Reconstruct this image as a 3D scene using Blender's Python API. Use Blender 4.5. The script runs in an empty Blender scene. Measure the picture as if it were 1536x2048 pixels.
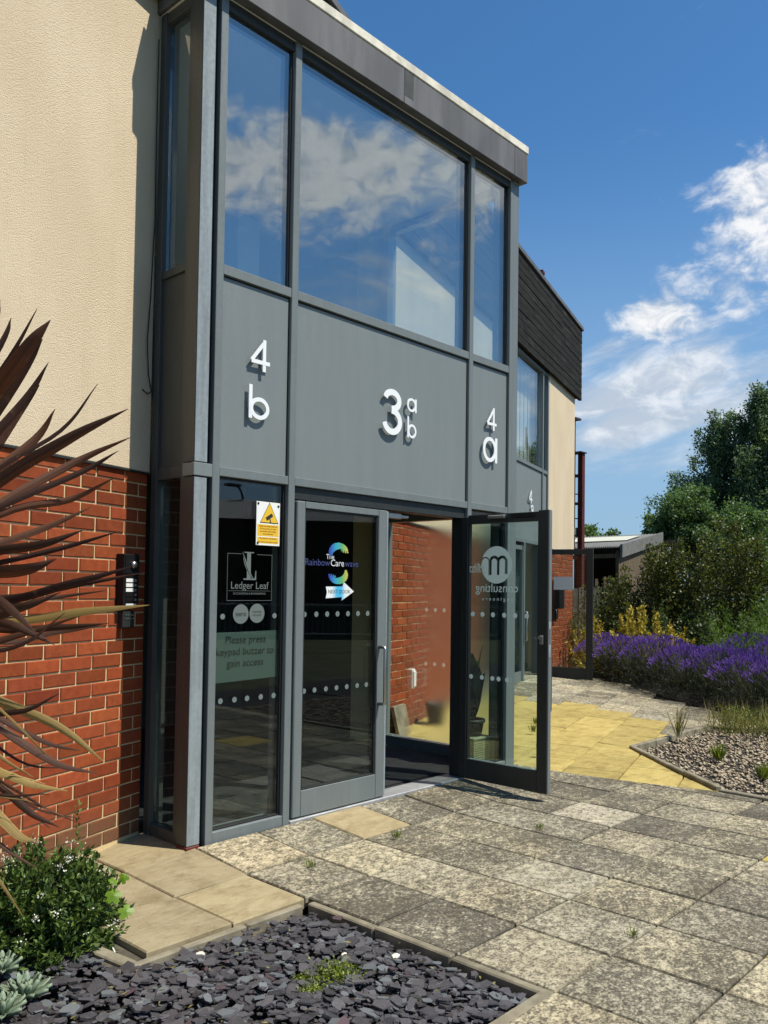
import bpy, bmesh, math, random
import numpy as np
from mathutils import Vector, Matrix
R = math.radians
rnd = random.Random(7)
rng = np.random.default_rng(7)
SC = bpy.context.scene
COL = SC.collection

# ------------------------------------------------------------------ camera
cam_d = bpy.data.cameras.new('camera'); cam = bpy.data.objects.new('camera', cam_d); COL.objects.link(cam)
fwd = Vector((0.738, 0.675, 0.0325)).normalized()
rt = Vector((0.674, -0.738, 0.0141)); rt = (rt - fwd * rt.dot(fwd)).normalized()
up = rt.cross(fwd)
M = Matrix.Identity(4)
for i in range(3):
    M[i][0], M[i][1], M[i][2] = rt[i], up[i], -fwd[i]
M.translation = (-2.739, -3.936, 1.436)
cam.matrix_world = M
cam_d.sensor_width = 36; cam_d.lens = 36 * 1700 / 2048
cam_d.shift_y = 98.4 / 2048
cam_d.clip_start = 0.05; cam_d.clip_end = 2000
SC.camera = cam

# ------------------------------------------------------------------ world, sun, exposure
SUN_EL, SUN_AZ = 59.5, -67.0
SC.view_settings.view_transform = 'Standard'; SC.view_settings.look = 'None'
SC.view_settings.exposure = 0.32; SC.view_settings.gamma = 1
SC.view_settings.use_curve_mapping = False
sunv = Vector((math.cos(R(SUN_EL)) * math.cos(R(SUN_AZ)), math.cos(R(SUN_EL)) * math.sin(R(SUN_AZ)), math.sin(R(SUN_EL))))
sl = bpy.data.lights.new('sun', 'SUN'); so = bpy.data.objects.new('sun', sl); COL.objects.link(so)
sl.energy = 5.0; sl.angle = R(0.53); sl.color = (1.0, 0.94, 0.83)
so.rotation_euler = sunv.to_track_quat('Z', 'Y').to_euler(); so.location = sunv * 60

class NT:
    """small helper for node trees"""
    def __init__(s, tree): s.t = tree; s.n = tree.nodes; s.l = tree.links
    def node(s, typ, **kw):
        nd = s.n.new(typ)
        for k, v in kw.items(): setattr(nd, k, v)
        return nd
    def put(s, sock, v):
        if isinstance(v, (int, float)): sock.default_value = v
        elif isinstance(v, (tuple, list)):
            sock.default_value = v if len(v) == len(sock.default_value) else tuple(v) + (1,)
        else: s.l.new(v, sock)
    def math(s, op, a, b=None, c=None, clamp=False):
        nd = s.node('ShaderNodeMath', operation=op, use_clamp=clamp)
        s.put(nd.inputs[0], a)
        if b is not None: s.put(nd.inputs[1], b)
        if c is not None: s.put(nd.inputs[2], c)
        return nd.outputs[0]
    def mix(s, f, a, b, blend='MIX'):
        nd = s.node('ShaderNodeMix', data_type='RGBA', blend_type=blend)
        s.put(nd.inputs[0], f); s.put(nd.inputs[6], a); s.put(nd.inputs[7], b)
        return nd.outputs[2]
    def noise(s, vec, scale, detail=4, rough=.55, dist=0):
        nd = s.node('ShaderNodeTexNoise')
        if vec is not None: s.l.new(vec, nd.inputs['Vector'])
        nd.inputs['Scale'].default_value = scale; nd.inputs['Detail'].default_value = detail
        nd.inputs['Roughness'].default_value = rough; nd.inputs['Distortion'].default_value = dist
        return nd.outputs[0]
    def vor(s, vec, scale, feature='F1', out='Distance'):
        nd = s.node('ShaderNodeTexVoronoi', feature=feature)
        if vec is not None: s.l.new(vec, nd.inputs['Vector'])
        nd.inputs['Scale'].default_value = scale
        return nd.outputs[out]
    def ramp(s, v, a, b, c0=0.0, c1=1.0, smooth=True):
        nd = s.node('ShaderNodeMapRange', interpolation_type='SMOOTHSTEP' if smooth else 'LINEAR')
        s.put(nd.inputs[0], v)
        for i, x in enumerate((a, b, c0, c1)): nd.inputs[1 + i].default_value = x
        return nd.outputs[0]
    def coord(s, scale=(1, 1, 1), out='Object', rot=(0, 0, 0)):
        tc = s.node('ShaderNodeTexCoord'); mp = s.node('ShaderNodeMapping')
        mp.inputs['Scale'].default_value = scale; mp.inputs['Rotation'].default_value = rot
        s.l.new(tc.outputs[out], mp.inputs[0]); return mp.outputs[0]
    def geo(s, scale=(1, 1, 1), rot=(0, 0, 0)):
        tc = s.node('ShaderNodeNewGeometry'); mp = s.node('ShaderNodeMapping')
        mp.inputs['Scale'].default_value = scale; mp.inputs['Rotation'].default_value = rot
        s.l.new(tc.outputs['Position'], mp.inputs[0]); return mp.outputs[0]
    def bump(s, h, strength=.5, dist=.01):
        nd = s.node('ShaderNodeBump'); s.l.new(h, nd.inputs['Height'])
        nd.inputs['Strength'].default_value = strength; nd.inputs['Distance'].default_value = dist
        return nd.outputs[0]

W = bpy.data.worlds.new('World'); SC.world = W; W.use_nodes = True
w = NT(W.node_tree); w.n.clear()
sky = w.node('ShaderNodeTexSky', sky_type='NISHITA')
sky.sun_disc = False; sky.sun_elevation = R(SUN_EL); sky.sun_rotation = math.atan2(sunv.x, sunv.y)
sky.altitude = 50; sky.air_density = 1.0; sky.dust_density = 0.6; sky.ozone_density = 3.0
tc = w.node('ShaderNodeTexCoord'); sp = w.node('ShaderNodeSeparateXYZ'); w.l.new(tc.outputs['Generated'], sp.inputs[0])
dx, dy, dz = sp.outputs
az = w.math('MULTIPLY', w.math('ARCTAN2', dy, dx), 57.2958)
el = w.math('MULTIPLY', w.math('ARCSINE', dz), 57.2958)
def gauss(caz, cel, saz, sel, tilt=0.0):
    a = w.math('SUBTRACT', az, caz); e = w.math('SUBTRACT', el, cel)
    if tilt: e = w.math('SUBTRACT', e, w.math('MULTIPLY', a, tilt))
    q = w.math('ADD', w.math('POWER', w.math('DIVIDE', a, saz), 2.0), w.math('POWER', w.math('DIVIDE', e, sel), 2.0))
    return w.math('EXPONENT', w.math('MULTIPLY', q, -1.0))
cv = w.node('ShaderNodeCombineXYZ')
w.put(cv.inputs[0], w.math('MULTIPLY', az, 0.1)); w.put(cv.inputs[1], w.math('MULTIPLY', el, 0.16)); cv.inputs[2].default_value = 3.1
n_big = w.noise(cv.outputs[0], 1.75, 9, .60, .30)
n_fine = w.noise(cv.outputs[0], 4.2, 8, .62, .5)
nz = w.math('ADD', w.math('MULTIPLY', n_big, .62), w.math('MULTIPLY', n_fine, .38))
cum = w.math('ADD', w.math('MULTIPLY', gauss(-44, 26.2, 26, 4.4), 1.32), w.math('MULTIPLY', gauss(19.5, 21.0, 5.2, 6.2, -0.7), 1.08))
cum = w.math('ADD', cum, w.math('MULTIPLY', gauss(25.0, 17.6, 2.2, 1.8), .85))
cum = w.math('ADD', cum, w.math('MULTIPLY', gauss(120, 25, 60, 7), .7))
dens = w.math('ADD', w.math('MULTIPLY', w.math('SUBTRACT', nz, .5), 4.4), w.math('SUBTRACT', w.math('MULTIPLY', cum, 1.25), .70))
a_cum = w.math('MULTIPLY', w.ramp(dens, 0.0, 0.95), .94)
cv2 = w.node('ShaderNodeCombineXYZ')
w.put(cv2.inputs[0], w.math('MULTIPLY', az, 0.07)); w.put(cv2.inputs[1], w.math('MULTIPLY', w.math('ADD', el, w.math('MULTIPLY', az, .22)), 0.24)); cv2.inputs[2].default_value = 8.0
n_w = w.noise(cv2.outputs[0], 1.6, 8, .6, .6)
band = w.math('ADD', gauss(24, 11.5, 400, 5.0), w.math('MULTIPLY', gauss(-47, 19.5, 14, 2.6), .8))
wis = w.math('ADD', w.math('MULTIPLY', w.math('SUBTRACT', n_w, .5), 2.6), w.math('SUBTRACT', band, .50))
wis = w.math('ADD', wis, w.math('MULTIPLY', gauss(25.5, 13.5, 4.5, 2.6, -.35), .45))
a_w = w.math('MULTIPLY', w.ramp(wis, -0.05, .85), .78)
alpha = w.math('MAXIMUM', a_cum, a_w)
alpha = w.math('MULTIPLY', alpha, w.ramp(el, -1, 4))
shade = w.ramp(w.math('ADD', n_fine, w.math('MULTIPLY', dens, .1)), .35, .7)
ccol = w.mix(shade, (.58, .64, .72, 1), (1.0, 1.0, 1.0, 1))
skc = w.mix(1.0, sky.outputs[0], (0.55, 1.0, 1.27, 1), 'MULTIPLY')
skc = w.mix(w.math('MULTIPLY', w.ramp(el, 30, 1), .85), skc, (3.0, 4.5, 6.2, 1))
b1 = w.node('ShaderNodeBackground'); w.l.new(skc, b1.inputs[0]); b1.inputs[1].default_value = 0.090
b2 = w.node('ShaderNodeBackground'); w.l.new(ccol, b2.inputs[0]); b2.inputs[1].default_value = 0.80
mx = w.node('ShaderNodeMixShader'); w.put(mx.inputs[0], alpha); w.l.new(b1.outputs[0], mx.inputs[1]); w.l.new(b2.outputs[0], mx.inputs[2])
wo = w.node('ShaderNodeOutputWorld'); w.l.new(mx.outputs[0], wo.inputs[0])

# ------------------------------------------------------------------ materials
def mat(name):
    m = bpy.data.materials.new(name); m.use_nodes = True
    t = NT(m.node_tree); b = t.n['Principled BSDF']; return m, t, b
def plain(name, col, rough=.5, metal=0.0, spec=.5, var=0.0, bump=0.0, bscale=60):
    m, t, b = mat(name)
    c = tuple(col) + (1,)
    b.inputs['Roughness'].default_value = rough; b.inputs['Metallic'].default_value = metal
    b.inputs['Specular IOR Level'].default_value = spec
    if var:
        n = t.noise(t.geo(), 9, 5)
        t.l.new(t.mix(t.ramp(n, .3, .7), tuple(x * (1 - var) for x in col) + (1,), tuple(min(1, x * (1 + var)) for x in col) + (1,)), b.inputs['Base Color'])
    else: b.inputs['Base Color'].default_value = c
    if bump: t.l.new(t.bump(t.noise(t.geo(), bscale, 4), bump, .003), b.inputs['Normal'])
    return m

MT = {}
# grey powder-coated aluminium, a little dusty and streaked
def frame_mat(name, col, streak=.16):
    m, t, b = mat(name)
    n = t.noise(t.geo((14, 14, 1.6)), 1.0, 6, .6); n2 = t.noise(t.geo(), 42, 3)
    f = t.math('ADD', t.math('MULTIPLY', n, .75), t.math('MULTIPLY', n2, .25))
    t.l.new(t.mix(t.ramp(f, .32, .7), tuple(x * (1 - streak) for x in col) + (1,), tuple(x * (1 + streak) for x in col) + (1,)), b.inputs['Base Color'])
    t.l.new(t.ramp(n2, .3, .7, .38, .55), b.inputs['Roughness'])
    b.inputs['Specular IOR Level'].default_value = .45
    t.l.new(t.bump(t.noise(t.geo(), 1.7, 2), .12, .02), b.inputs['Normal'])
    return m
MT['frame'] = frame_mat('grey_powder_coat', (.146, .168, .168), .07)
MT['post'] = frame_mat('weathered_post_grey', (.23, .265, .275), .24)
MT['panel'] = frame_mat('grey_panel', (.172, .196, .194), .035)
MT['side'] = frame_mat('shaded_side_grey', (.058, .062, .058), .12)  # darker copy of the frame grey, painting shade onto post sides and left return
MT['dark'] = plain('black_gasket_and_shade', (.008, .009, .009), .6)
MT['shaded_frame'] = frame_mat('shaded_frame_grey', (.022, .026, .025), .15)  # frame grey darkened as painted shade for recessed frames and inner door faces
MT['steel'] = plain('brushed_steel', (.45, .45, .44), .32, 1.0)
MT['alu'] = plain('threshold_aluminium', (.36, .37, .37), .5, .35, var=.15)
MT['fascia'] = None
m, t, b = mat('lead_grey_fascia')
n = t.noise(t.geo((5, 5, .9)), 1.0, 6, .6); n3 = t.noise(t.geo((1.2, 1.2, .5)), 2.0, 3)
c = t.mix(t.ramp(n, .3, .72), (.068, .069, .072, 1), (.135, .132, .136, 1))
c = t.mix(t.ramp(n3, .45, .75, 0, .5), c, (.085, .088, .082, 1))
t.l.new(c, b.inputs['Base Color']); b.inputs['Roughness'].default_value = .62
t.l.new(t.bump(n3, .15, .01), b.inputs['Normal']); MT['fascia'] = m
MT['fascia_stain'] = plain('dark_stained_lead', (.04, .045, .035), .6, var=.35)
MT['coping'] = plain('pale_coping', (.62, .58, .47), .75, var=.22, bump=.3, bscale=40)
MT['white'] = plain('white_painted_metal', (.78, .80, .80), .45)
MT['black'] = plain('black_plastic', (.007, .007, .008), .5, 0, .3)
MT['red'] = plain('red_brown_damp_course', (.12, .022, .015), .7)

# render
m, t, b = mat('cream_roughcast_render')
g = t.geo()
v = t.vor(g, 150); n = t.noise(g, 260, 3, .65); big = t.noise(t.geo((1, 1, .5)), 1.6, 5)
t.l.new(t.mix(t.ramp(big, .3, .72), (.615, .495, .335, 1), (.69, .57, .40, 1)), b.inputs['Base Color'])
h = t.math('ADD', t.math('MULTIPLY', t.ramp(v, .05, .65), .55), t.math('ADD', t.math('MULTIPLY', n, .8), t.math('MULTIPLY', t.noise(g, 75, 4, .7), .7)))
rc = b.inputs['Base Color'].links[0].from_socket; drip = t.noise(t.geo((8, 8, .30)), 1.0, 5, .6); blo = t.noise(t.geo(), .9, 5, .6)
rc = t.mix(t.ramp(drip, .50, .78, 0, .35), rc, (.50, .41, .27, 1)); rc = t.mix(t.ramp(blo, .5, .75, 0, .30), rc, (.70, .60, .43, 1)); t.l.new(rc, b.inputs['Base Color'])
b.inputs['Roughness'].default_value = .95; b.inputs['Specular IOR Level'].default_value = .15
t.l.new(t.bump(h, .8, .0042), b.inputs['Normal']); MT['render'] = m

# brick + mortar
m, t, b = mat('red_brick')
oi = t.node('ShaderNodeObjectInfo'); g = t.geo()
n = t.noise(g, 26, 6, .62); n2 = t.noise(g, 210, 3, .7)
base = t.mix(t.ramp(oi.outputs['Random'], 0, 1, 0, 1, False), (.255, .053, .017, 1), (.32, .076, .025, 1))
c = t.mix(t.ramp(n, .30, .75, 0, .55), base, (.165, .030, .010, 1))
c = t.mix(t.ramp(n2, .62, .8, 0, .35), c, (.46, .20, .10, 1))
c = t.mix(1.0, c, oi.outputs['Color'], 'MULTIPLY')
sz_ = t.node('ShaderNodeSeparateXYZ'); t.l.new(g, sz_.inputs[0])
spl = t.math('ADD', sz_.outputs[2], t.math('MULTIPLY', t.math('SUBTRACT', t.noise(g, 7, 5), .5), .35))
c = t.mix(t.ramp(spl, .34, .02, 0, .55), c, (.13, .075, .042, 1))
c = t.mix(t.ramp(t.noise(t.geo((3, 3, 1.4)), 1.3, 5, .6), .52, .75, 0, .38), c, (.13, .045, .022, 1))
t.l.new(c, b.inputs['Base Color']); b.inputs['Roughness'].default_value = .88; b.inputs['Specular IOR Level'].default_value = .2
t.l.new(t.bump(t.math('ADD', n2, t.math('MULTIPLY', n, .6)), .5, .004), b.inputs['Normal']); MT['brick'] = m
m, t, b = mat('buff_mortar')
n = t.noise(t.geo(), 60, 5)
t.l.new(t.mix(n, (.50, .365, .18, 1), (.70, .55, .31, 1)), b.inputs['Base Color']); b.inputs['Roughness'].default_value = .95
t.l.new(t.bump(t.noise(t.geo(), 180, 3), .5, .004), b.inputs['Normal']); MT['mortar'] = m

# weathered black timber
m, t, b = mat('weathered_dark_timber')
oi = t.node('ShaderNodeObjectInfo')
n = t.noise(t.geo((2.2, 2.2, 26)), 2.0, 6, .65); n2 = t.noise(t.geo((.8, .8, 6)), 3.0, 4)
c = t.mix(t.ramp(n, .3, .75), (.009, .009, .008, 1), (.034, .033, .029, 1))
c = t.mix(t.ramp(n2, .50, .78, 0, .6), c, (.075, .070, .056, 1))
c = t.mix(t.ramp(oi.outputs['Random'], 0, 1, 0, .35, False), c, (.02, .02, .018, 1))
t.l.new(c, b.inputs['Base Color']); b.inputs['Roughness'].default_value = .85
b.inputs['Specular IOR Level'].default_value = .08
t.l.new(t.bump(n, .5, .006), b.inputs['Normal']); MT['timber'] = m
m, t, b = mat('grey_fence_timber')
n = t.noise(t.geo((9, 9, 1.2)), 3.0, 6, .65)
t.l.new(t.mix(t.ramp(n, .3, .75), (.10, .09, .07, 1), (.30, .28, .22, 1)), b.inputs['Base Color']); b.inputs['Roughness'].default_value = .9; MT['fencewood'] = m
m, t, b = mat('brown_timber_cladding')
n = t.noise(t.geo((8, 8, 1.0)), 3.0, 6, .65)
t.l.new(t.mix(t.ramp(n, .3, .75), (.07, .05, .028, 1), (.17, .125, .07, 1)), b.inputs['Base Color']); b.inputs['Roughness'].default_value = .9; MT['shedwood'] = m
MT['rust'] = plain('rust_red_steel', (.085, .016, .012), .7, 0, .3, .25)
MT['railblue'] = plain('dark_blue_grey_steel', (.03, .035, .05), .6)
MT['roofsheet'] = plain('grey_roof_sheet', (.15, .15, .14), .7, 0, .3, .2)
MT['rooflight'] = plain('pale_roof_sheet', (.55, .54, .42), .6)

# paving: base tone and lichen amount come from each slab's own colour
m, t, b = mat('riven_paving')
oi = t.node('ShaderNodeObjectInfo'); g = t.geo((1, 1, 1))
gs = t.geo((20, 26, 20), (0, 0, R(-40))); gl = t.geo((52, 70, 52), (0, 0, R(-40)))
n1 = t.noise(gs, 1.15, 8, .66, .5); n2 = t.noise(gl, 1.35, 7, .74); n3 = t.noise(g, 3.2, 5); sp_ = t.vor(g, 27)
amt = t.math('MULTIPLY', oi.outputs['Alpha'], t.ramp(n3, .25, .75, .72, 1.25))
mask = t.math('ADD', t.math('MULTIPLY', n1, .42), t.math('MULTIPLY', n2, .58))
d = t.math('ADD', mask, t.math('MULTIPLY', t.math('SUBTRACT', amt, .5), .21))
nf = t.noise(g, 210, 4, .7)
d = t.math('ADD', d, t.math('MULTIPLY', t.math('SUBTRACT', nf, .5), .10))
light = t.mix(1.0, oi.outputs['Color'], t.mix(t.ramp(n1, .3, .7), (1.50, 1.48, 1.45, 1), (1.10, 1.07, 1.02, 1)), 'MULTIPLY')
cr = t.node('ShaderNodeValToRGB'); t.l.new(t.ramp(d, .36, .66, 0, 1, False), cr.inputs[0])
e = cr.color_ramp.elements; e[0].position = 0.0; e[0].color = (0, 0, 0, 1); e[1].position = 1.0; e[1].color = (1, 1, 1, 1)
for p_, v_ in ((.30, .10), (.46, .38), (.60, .74), (.78, .95)):
    x_ = e.new(p_); x_.color = (v_, v_, v_, 1)
c = t.mix(t.math('MULTIPLY', cr.outputs[0], .92), light, t.mix(t.ramp(n2, .35, .65), (.088, .080, .064, 1), (.040, .035, .026, 1)))
spots = t.math('MULTIPLY', t.ramp(sp_, .26, .12), t.math('MULTIPLY', t.ramp(t.noise(g, 11, 3), .50, .60), t.ramp(amt, .35, .8)))
c = t.mix(t.math('MULTIPLY', spots, .8), c, (.50, .48, .40, 1))
n5 = t.noise(g, 5.5, 5, .6); c = t.mix(t.ramp(n5, .38, .70, 0, .5), c, t.mix(1.0, c, (.62, .59, .54, 1), 'MULTIPLY'))
tcg = t.node('ShaderNodeTexCoord'); sg = t.node('ShaderNodeSeparateXYZ'); t.l.new(tcg.outputs['Generated'], sg.inputs[0])
ed = t.math('MINIMUM', t.math('MINIMUM', sg.outputs[0], t.math('SUBTRACT', 1.0, sg.outputs[0])), t.math('MINIMUM', sg.outputs[1], t.math('SUBTRACT', 1.0, sg.outputs[1])))
ed = t.math('ADD', ed, t.math('MULTIPLY', t.math('SUBTRACT', n2, .5), .10))
c = t.mix(t.ramp(ed, .035, -.02, 0, .55), c, (.075, .066, .046, 1))
t.l.new(c, b.inputs['Base Color']); b.inputs['Roughness'].default_value = .9; b.inputs['Specular IOR Level'].default_value = .2
hh = t.math('ADD', t.math('MULTIPLY', n1, .8), t.math('MULTIPLY', n2, .45))
t.l.new(t.bump(hh, .75, .010), b.inputs['Normal']); MT['slab'] = m
m, t, b = mat('riven_sandstone')
oi = t.node('ShaderNodeObjectInfo'); g = t.geo((3, 9, 3), (0, 0, R(25)))
n1 = t.noise(g, 1.5, 8, .62, 1.4); n2 = t.noise(t.geo(), 70, 4); n3 = t.noise(t.geo(), 2.4, 4)
c = t.mix(t.ramp(n1, .3, .7), t.mix(1.0, oi.outputs['Color'], (.80, .77, .70, 1), 'MULTIPLY'), oi.outputs['Color'])
c = t.mix(t.ramp(n3, .5, .75, 0, .4), c, t.mix(1.0, oi.outputs['Color'], (.72, .68, .62, 1), 'MULTIPLY'))
c = t.mix(t.ramp(n2, .58, .72, 0, .45), c, t.mix(1.0, c, (.45, .42, .40, 1), 'MULTIPLY'))
n6 = t.noise(t.geo(), 6, 6, .65); c = t.mix(t.ramp(n6, .44, .74, 0, .8), c, t.mix(1.0, c, (.60, .56, .50, 1), 'MULTIPLY'))
t.l.new(c, b.inputs['Base Color']); b.inputs['Roughness'].default_value = .85; b.inputs['Specular IOR Level'].default_value = .25
t.l.new(t.bump(n1, .6, .012), b.inputs['Normal']); MT['sand'] = m
MT['joint'] = plain('sandy_joint', (.075, .065, .045), .95, var=.4)
m, t, b = mat('slate')
oi = t.node('ShaderNodeObjectInfo'); at = t.node('ShaderNodeAttribute', attribute_name='tone'); g = t.geo()
rv = t.math('FRACT', t.math('ADD', at.outputs['Fac'], t.math('MULTIPLY', oi.outputs['Random'], 3.7)))
c = t.mix(rv, (.030, .028, .031, 1), (.095, .088, .094, 1))
c = t.mix(t.ramp(rv, .80, .86), c, (.115, .125, .130, 1))
c = t.mix(t.ramp(rv, .965, .975), c, (.075, .045, .050, 1))
c = t.mix(t.ramp(t.noise(g, 60, 5), .5, .75, 0, .5), c, (.11, .105, .10, 1))
t.l.new(c, b.inputs['Base Color']); b.inputs['Roughness'].default_value = .52; b.inputs['Specular IOR Level'].default_value = .5
t.l.new(t.bump(t.noise(g, 90, 4), .3, .004), b.inputs['Normal']); MT['slate'] = m
MT['soil'] = plain('dark_soil', (.022, .018, .014), .95, var=.4, bump=.6)
m, t, b = mat('gravel_stone')
at = t.node('ShaderNodeAttribute', attribute_name='tone')
c = t.mix(at.outputs['Fac'], (.12, .09, .055, 1), (.50, .41, .28, 1))
t.l.new(c, b.inputs['Base Color']); b.inputs['Roughness'].default_value = .85; MT['gravel'] = m
MT['kerb'] = plain('weathered_kerb', (.20, .175, .12), .9, var=.3, bump=.5)
m, t, b = mat('lawn_grass')
n = t.noise(t.geo(), 1.2, 6); n2 = t.noise(t.geo(), 40, 4)
t.l.new(t.mix(t.ramp(t.math('ADD', n, t.math('MULTIPLY', n2, .4)), .4, .9), (.03, .045, .012, 1), (.085, .085, .03, 1)), b.inputs['Base Color'])
b.inputs['Roughness'].default_value = .95; t.l.new(t.bump(n2, .8, .03), b.inputs['Normal']); MT['lawn'] = m

# glass: clear pane that reflects by angle
def glass_mat(name, ior, tint, rough=0.0):
    m = bpy.data.materials.new(name); m.use_nodes = True; t = NT(m.node_tree); t.n.clear()
    fr = t.node('ShaderNodeFresnel'); fr.inputs[0].default_value = ior
    gm = t.node('ShaderNodeNewGeometry')
    tr = t.node('ShaderNodeBsdfTransparent'); tr.inputs[0].default_value = tint + (1,)
    gl = t.node('ShaderNodeBsdfGlossy'); gl.inputs['Roughness'].default_value = rough; gl.inputs[0].default_value = (.92, .97, 1, 1)
    if ior > 2: t.l.new(t.bump(t.noise(t.geo(), 1.1, 2), .05, .02), gl.inputs['Normal'])
    # same reflectance from both sides of the thin pane
    ai = t.math('ADD', t.math('MULTIPLY', gm.outputs['Backfacing'], 1.0 / ior - ior), ior)
    t.l.new(ai, fr.inputs[0])
    mx = t.node('ShaderNodeMixShader'); t.l.new(fr.outputs[0], mx.inputs[0]); t.l.new(tr.outputs[0], mx.inputs[1]); t.l.new(gl.outputs[0], mx.inputs[2])
    o = t.node('ShaderNodeOutputMaterial'); t.l.new(mx.outputs[0], o.inputs[0]); return m
MT['glass_low'] = glass_mat('clear_glass', 1.52, (.90, .945, .925))
MT['glass_up'] = glass_mat('coated_glass', 2.75, (.88, .92, .92))
MT['glass_door'] = glass_mat('door_glass', 1.45, (.88, .94, .91))
# frosted film with a clear-to-frosted blend along the pane
m = bpy.data.materials.new('frosted_film'); m.use_nodes = True; t = NT(m.node_tree); t.n.clear()
sx = t.node('ShaderNodeSeparateXYZ'); t.l.new(t.geo(), sx.inputs[0])
gy = t.ramp(sx.outputs[1], 1.22, .62)
tr = t.node('ShaderNodeBsdfTransparent'); tr.inputs[0].default_value = (.95, .95, .93, 1)
rf = t.node('ShaderNodeBsdfRefraction'); rf.inputs['IOR'].default_value = 1.12; rf.inputs[0].default_value = (.98, .96, .93, 1)
t.l.new(t.math('MULTIPLY', gy, .46), rf.inputs['Roughness'])
tl = t.node('ShaderNodeBsdfTranslucent'); tl.inputs[0].default_value = (.85, .78, .66, 1)
m2 = t.node('ShaderNodeMixShader'); m2.inputs[0].default_value = .07; t.l.new(rf.outputs[0], m2.inputs[1]); t.l.new(tl.outputs[0], m2.inputs[2])
mx = t.node('ShaderNodeMixShader'); t.l.new(t.math('MULTIPLY', t.math('MINIMUM', t.math('MULTIPLY', gy, 4.0), 1.0), .96), mx.inputs[0]); t.l.new(tr.outputs[0], mx.inputs[1]); t.l.new(m2.outputs[0], mx.inputs[2])
o = t.node('ShaderNodeOutputMaterial'); t.l.new(mx.outputs[0], o.inputs[0]); MT['frost'] = m

MT['vinyl'] = plain('frosted_vinyl', (.115, .14, .13), .7)
MT['dot'] = plain('etched_dot_vinyl', (.13, .165, .155), .7)
MT['notice'] = plain('pale_green_notice', (.060, .092, .078), .75)
MT['ink'] = plain('black_ink', (.012, .016, .014), .7)
MT['inkwhite'] = plain('white_ink', (.62, .66, .66), .6)
MT['inkblue'] = plain('blue_violet_ink', (.035, .045, .15), .6)
MT['signwhite'] = plain('white_sign_plastic', (.80, .80, .76), .4)
MT['signyellow'] = plain('yellow_sign_print', (.76, .47, .03), .45)
MT['signred'] = plain('dark_red_print', (.20, .045, .01), .5)
def spectrum(name, ax, a, b_):
    m, t, b = mat(name); sx = t.node('ShaderNodeSeparateXYZ'); t.l.new(t.geo(), sx.inputs[0])
    cr = t.node('ShaderNodeValToRGB'); t.l.new(t.ramp(sx.outputs[ax], a, b_, 0, 1, False), cr.inputs[0])
    e = cr.color_ramp.elements; e[0].color = (.03, .06, .38, 1); e[1].color = (.48, .13, .06, 1)
    for p, cc in ((.25, (.03, .32, .46, 1)), (.5, (.09, .38, .15, 1)), (.75, (.50, .44, .06, 1))):
        x = e.new(p); x.color = cc
    t.l.new(cr.outputs[0], b.inputs['Base Color']); b.inputs['Roughness'].default_value = .5; return m
MT['rainbow'] = spectrum('rainbow_print', 0, 1.07, 1.28)
m, t, b = mat('blue_fade_print'); sx = t.node('ShaderNodeSeparateXYZ'); t.l.new(t.geo(), sx.inputs[0])
f = t.math('MULTIPLY', t.ramp(sx.outputs[0], 1.08, 1.14), t.ramp(sx.outputs[0], 1.22, 1.17))
t.l.new(t.mix(f, (.72, .76, .74, 1), (.06, .42, .68, 1)), b.inputs['Base Color']); MT['arrow'] = m

# interiors
MT['carpet'] = plain('dark_entrance_mat', (.014, .014, .015), .95, var=.4, bump=.4, bscale=200)
m = bpy.data.materials.new('translucent_dot'); m.use_nodes = True; t = NT(m.node_tree); t.n.clear()
tr = t.node('ShaderNodeBsdfTransparent'); tl = t.node('ShaderNodeBsdfTranslucent'); tl.inputs[0].default_value = (.85, .82, .76, 1)
mx = t.node('ShaderNodeMixShader'); mx.inputs[0].default_value = .45; t.l.new(tr.outputs[0], mx.inputs[1]); t.l.new(tl.outputs[0], mx.inputs[2])
o = t.node('ShaderNodeOutputMaterial'); t.l.new(mx.outputs[0], o.inputs[0]); MT['tdot'] = m
m = bpy.data.materials.new('etched_vinyl'); m.use_nodes = True; t = NT(m.node_tree); t.n.clear()
tr = t.node('ShaderNodeBsdfDiffuse'); tr.inputs[0].default_value = (.55, .62, .60, 1); tl = t.node('ShaderNodeBsdfTranslucent'); tl.inputs[0].default_value = (.72, .80, .78, 1)
mx = t.node('ShaderNodeMixShader'); mx.inputs[0].default_value = .55; t.l.new(tr.outputs[0], mx.inputs[1]); t.l.new(tl.outputs[0], mx.inputs[2])
o = t.node('ShaderNodeOutputMaterial'); t.l.new(mx.outputs[0], o.inputs[0]); MT['tvinyl'] = m
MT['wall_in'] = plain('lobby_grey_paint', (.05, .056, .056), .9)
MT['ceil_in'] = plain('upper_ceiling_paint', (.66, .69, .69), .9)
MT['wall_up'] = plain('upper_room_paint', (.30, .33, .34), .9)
MT['screen'] = plain('sun_blind_cloth', (.70, .68, .60), .9)

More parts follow.
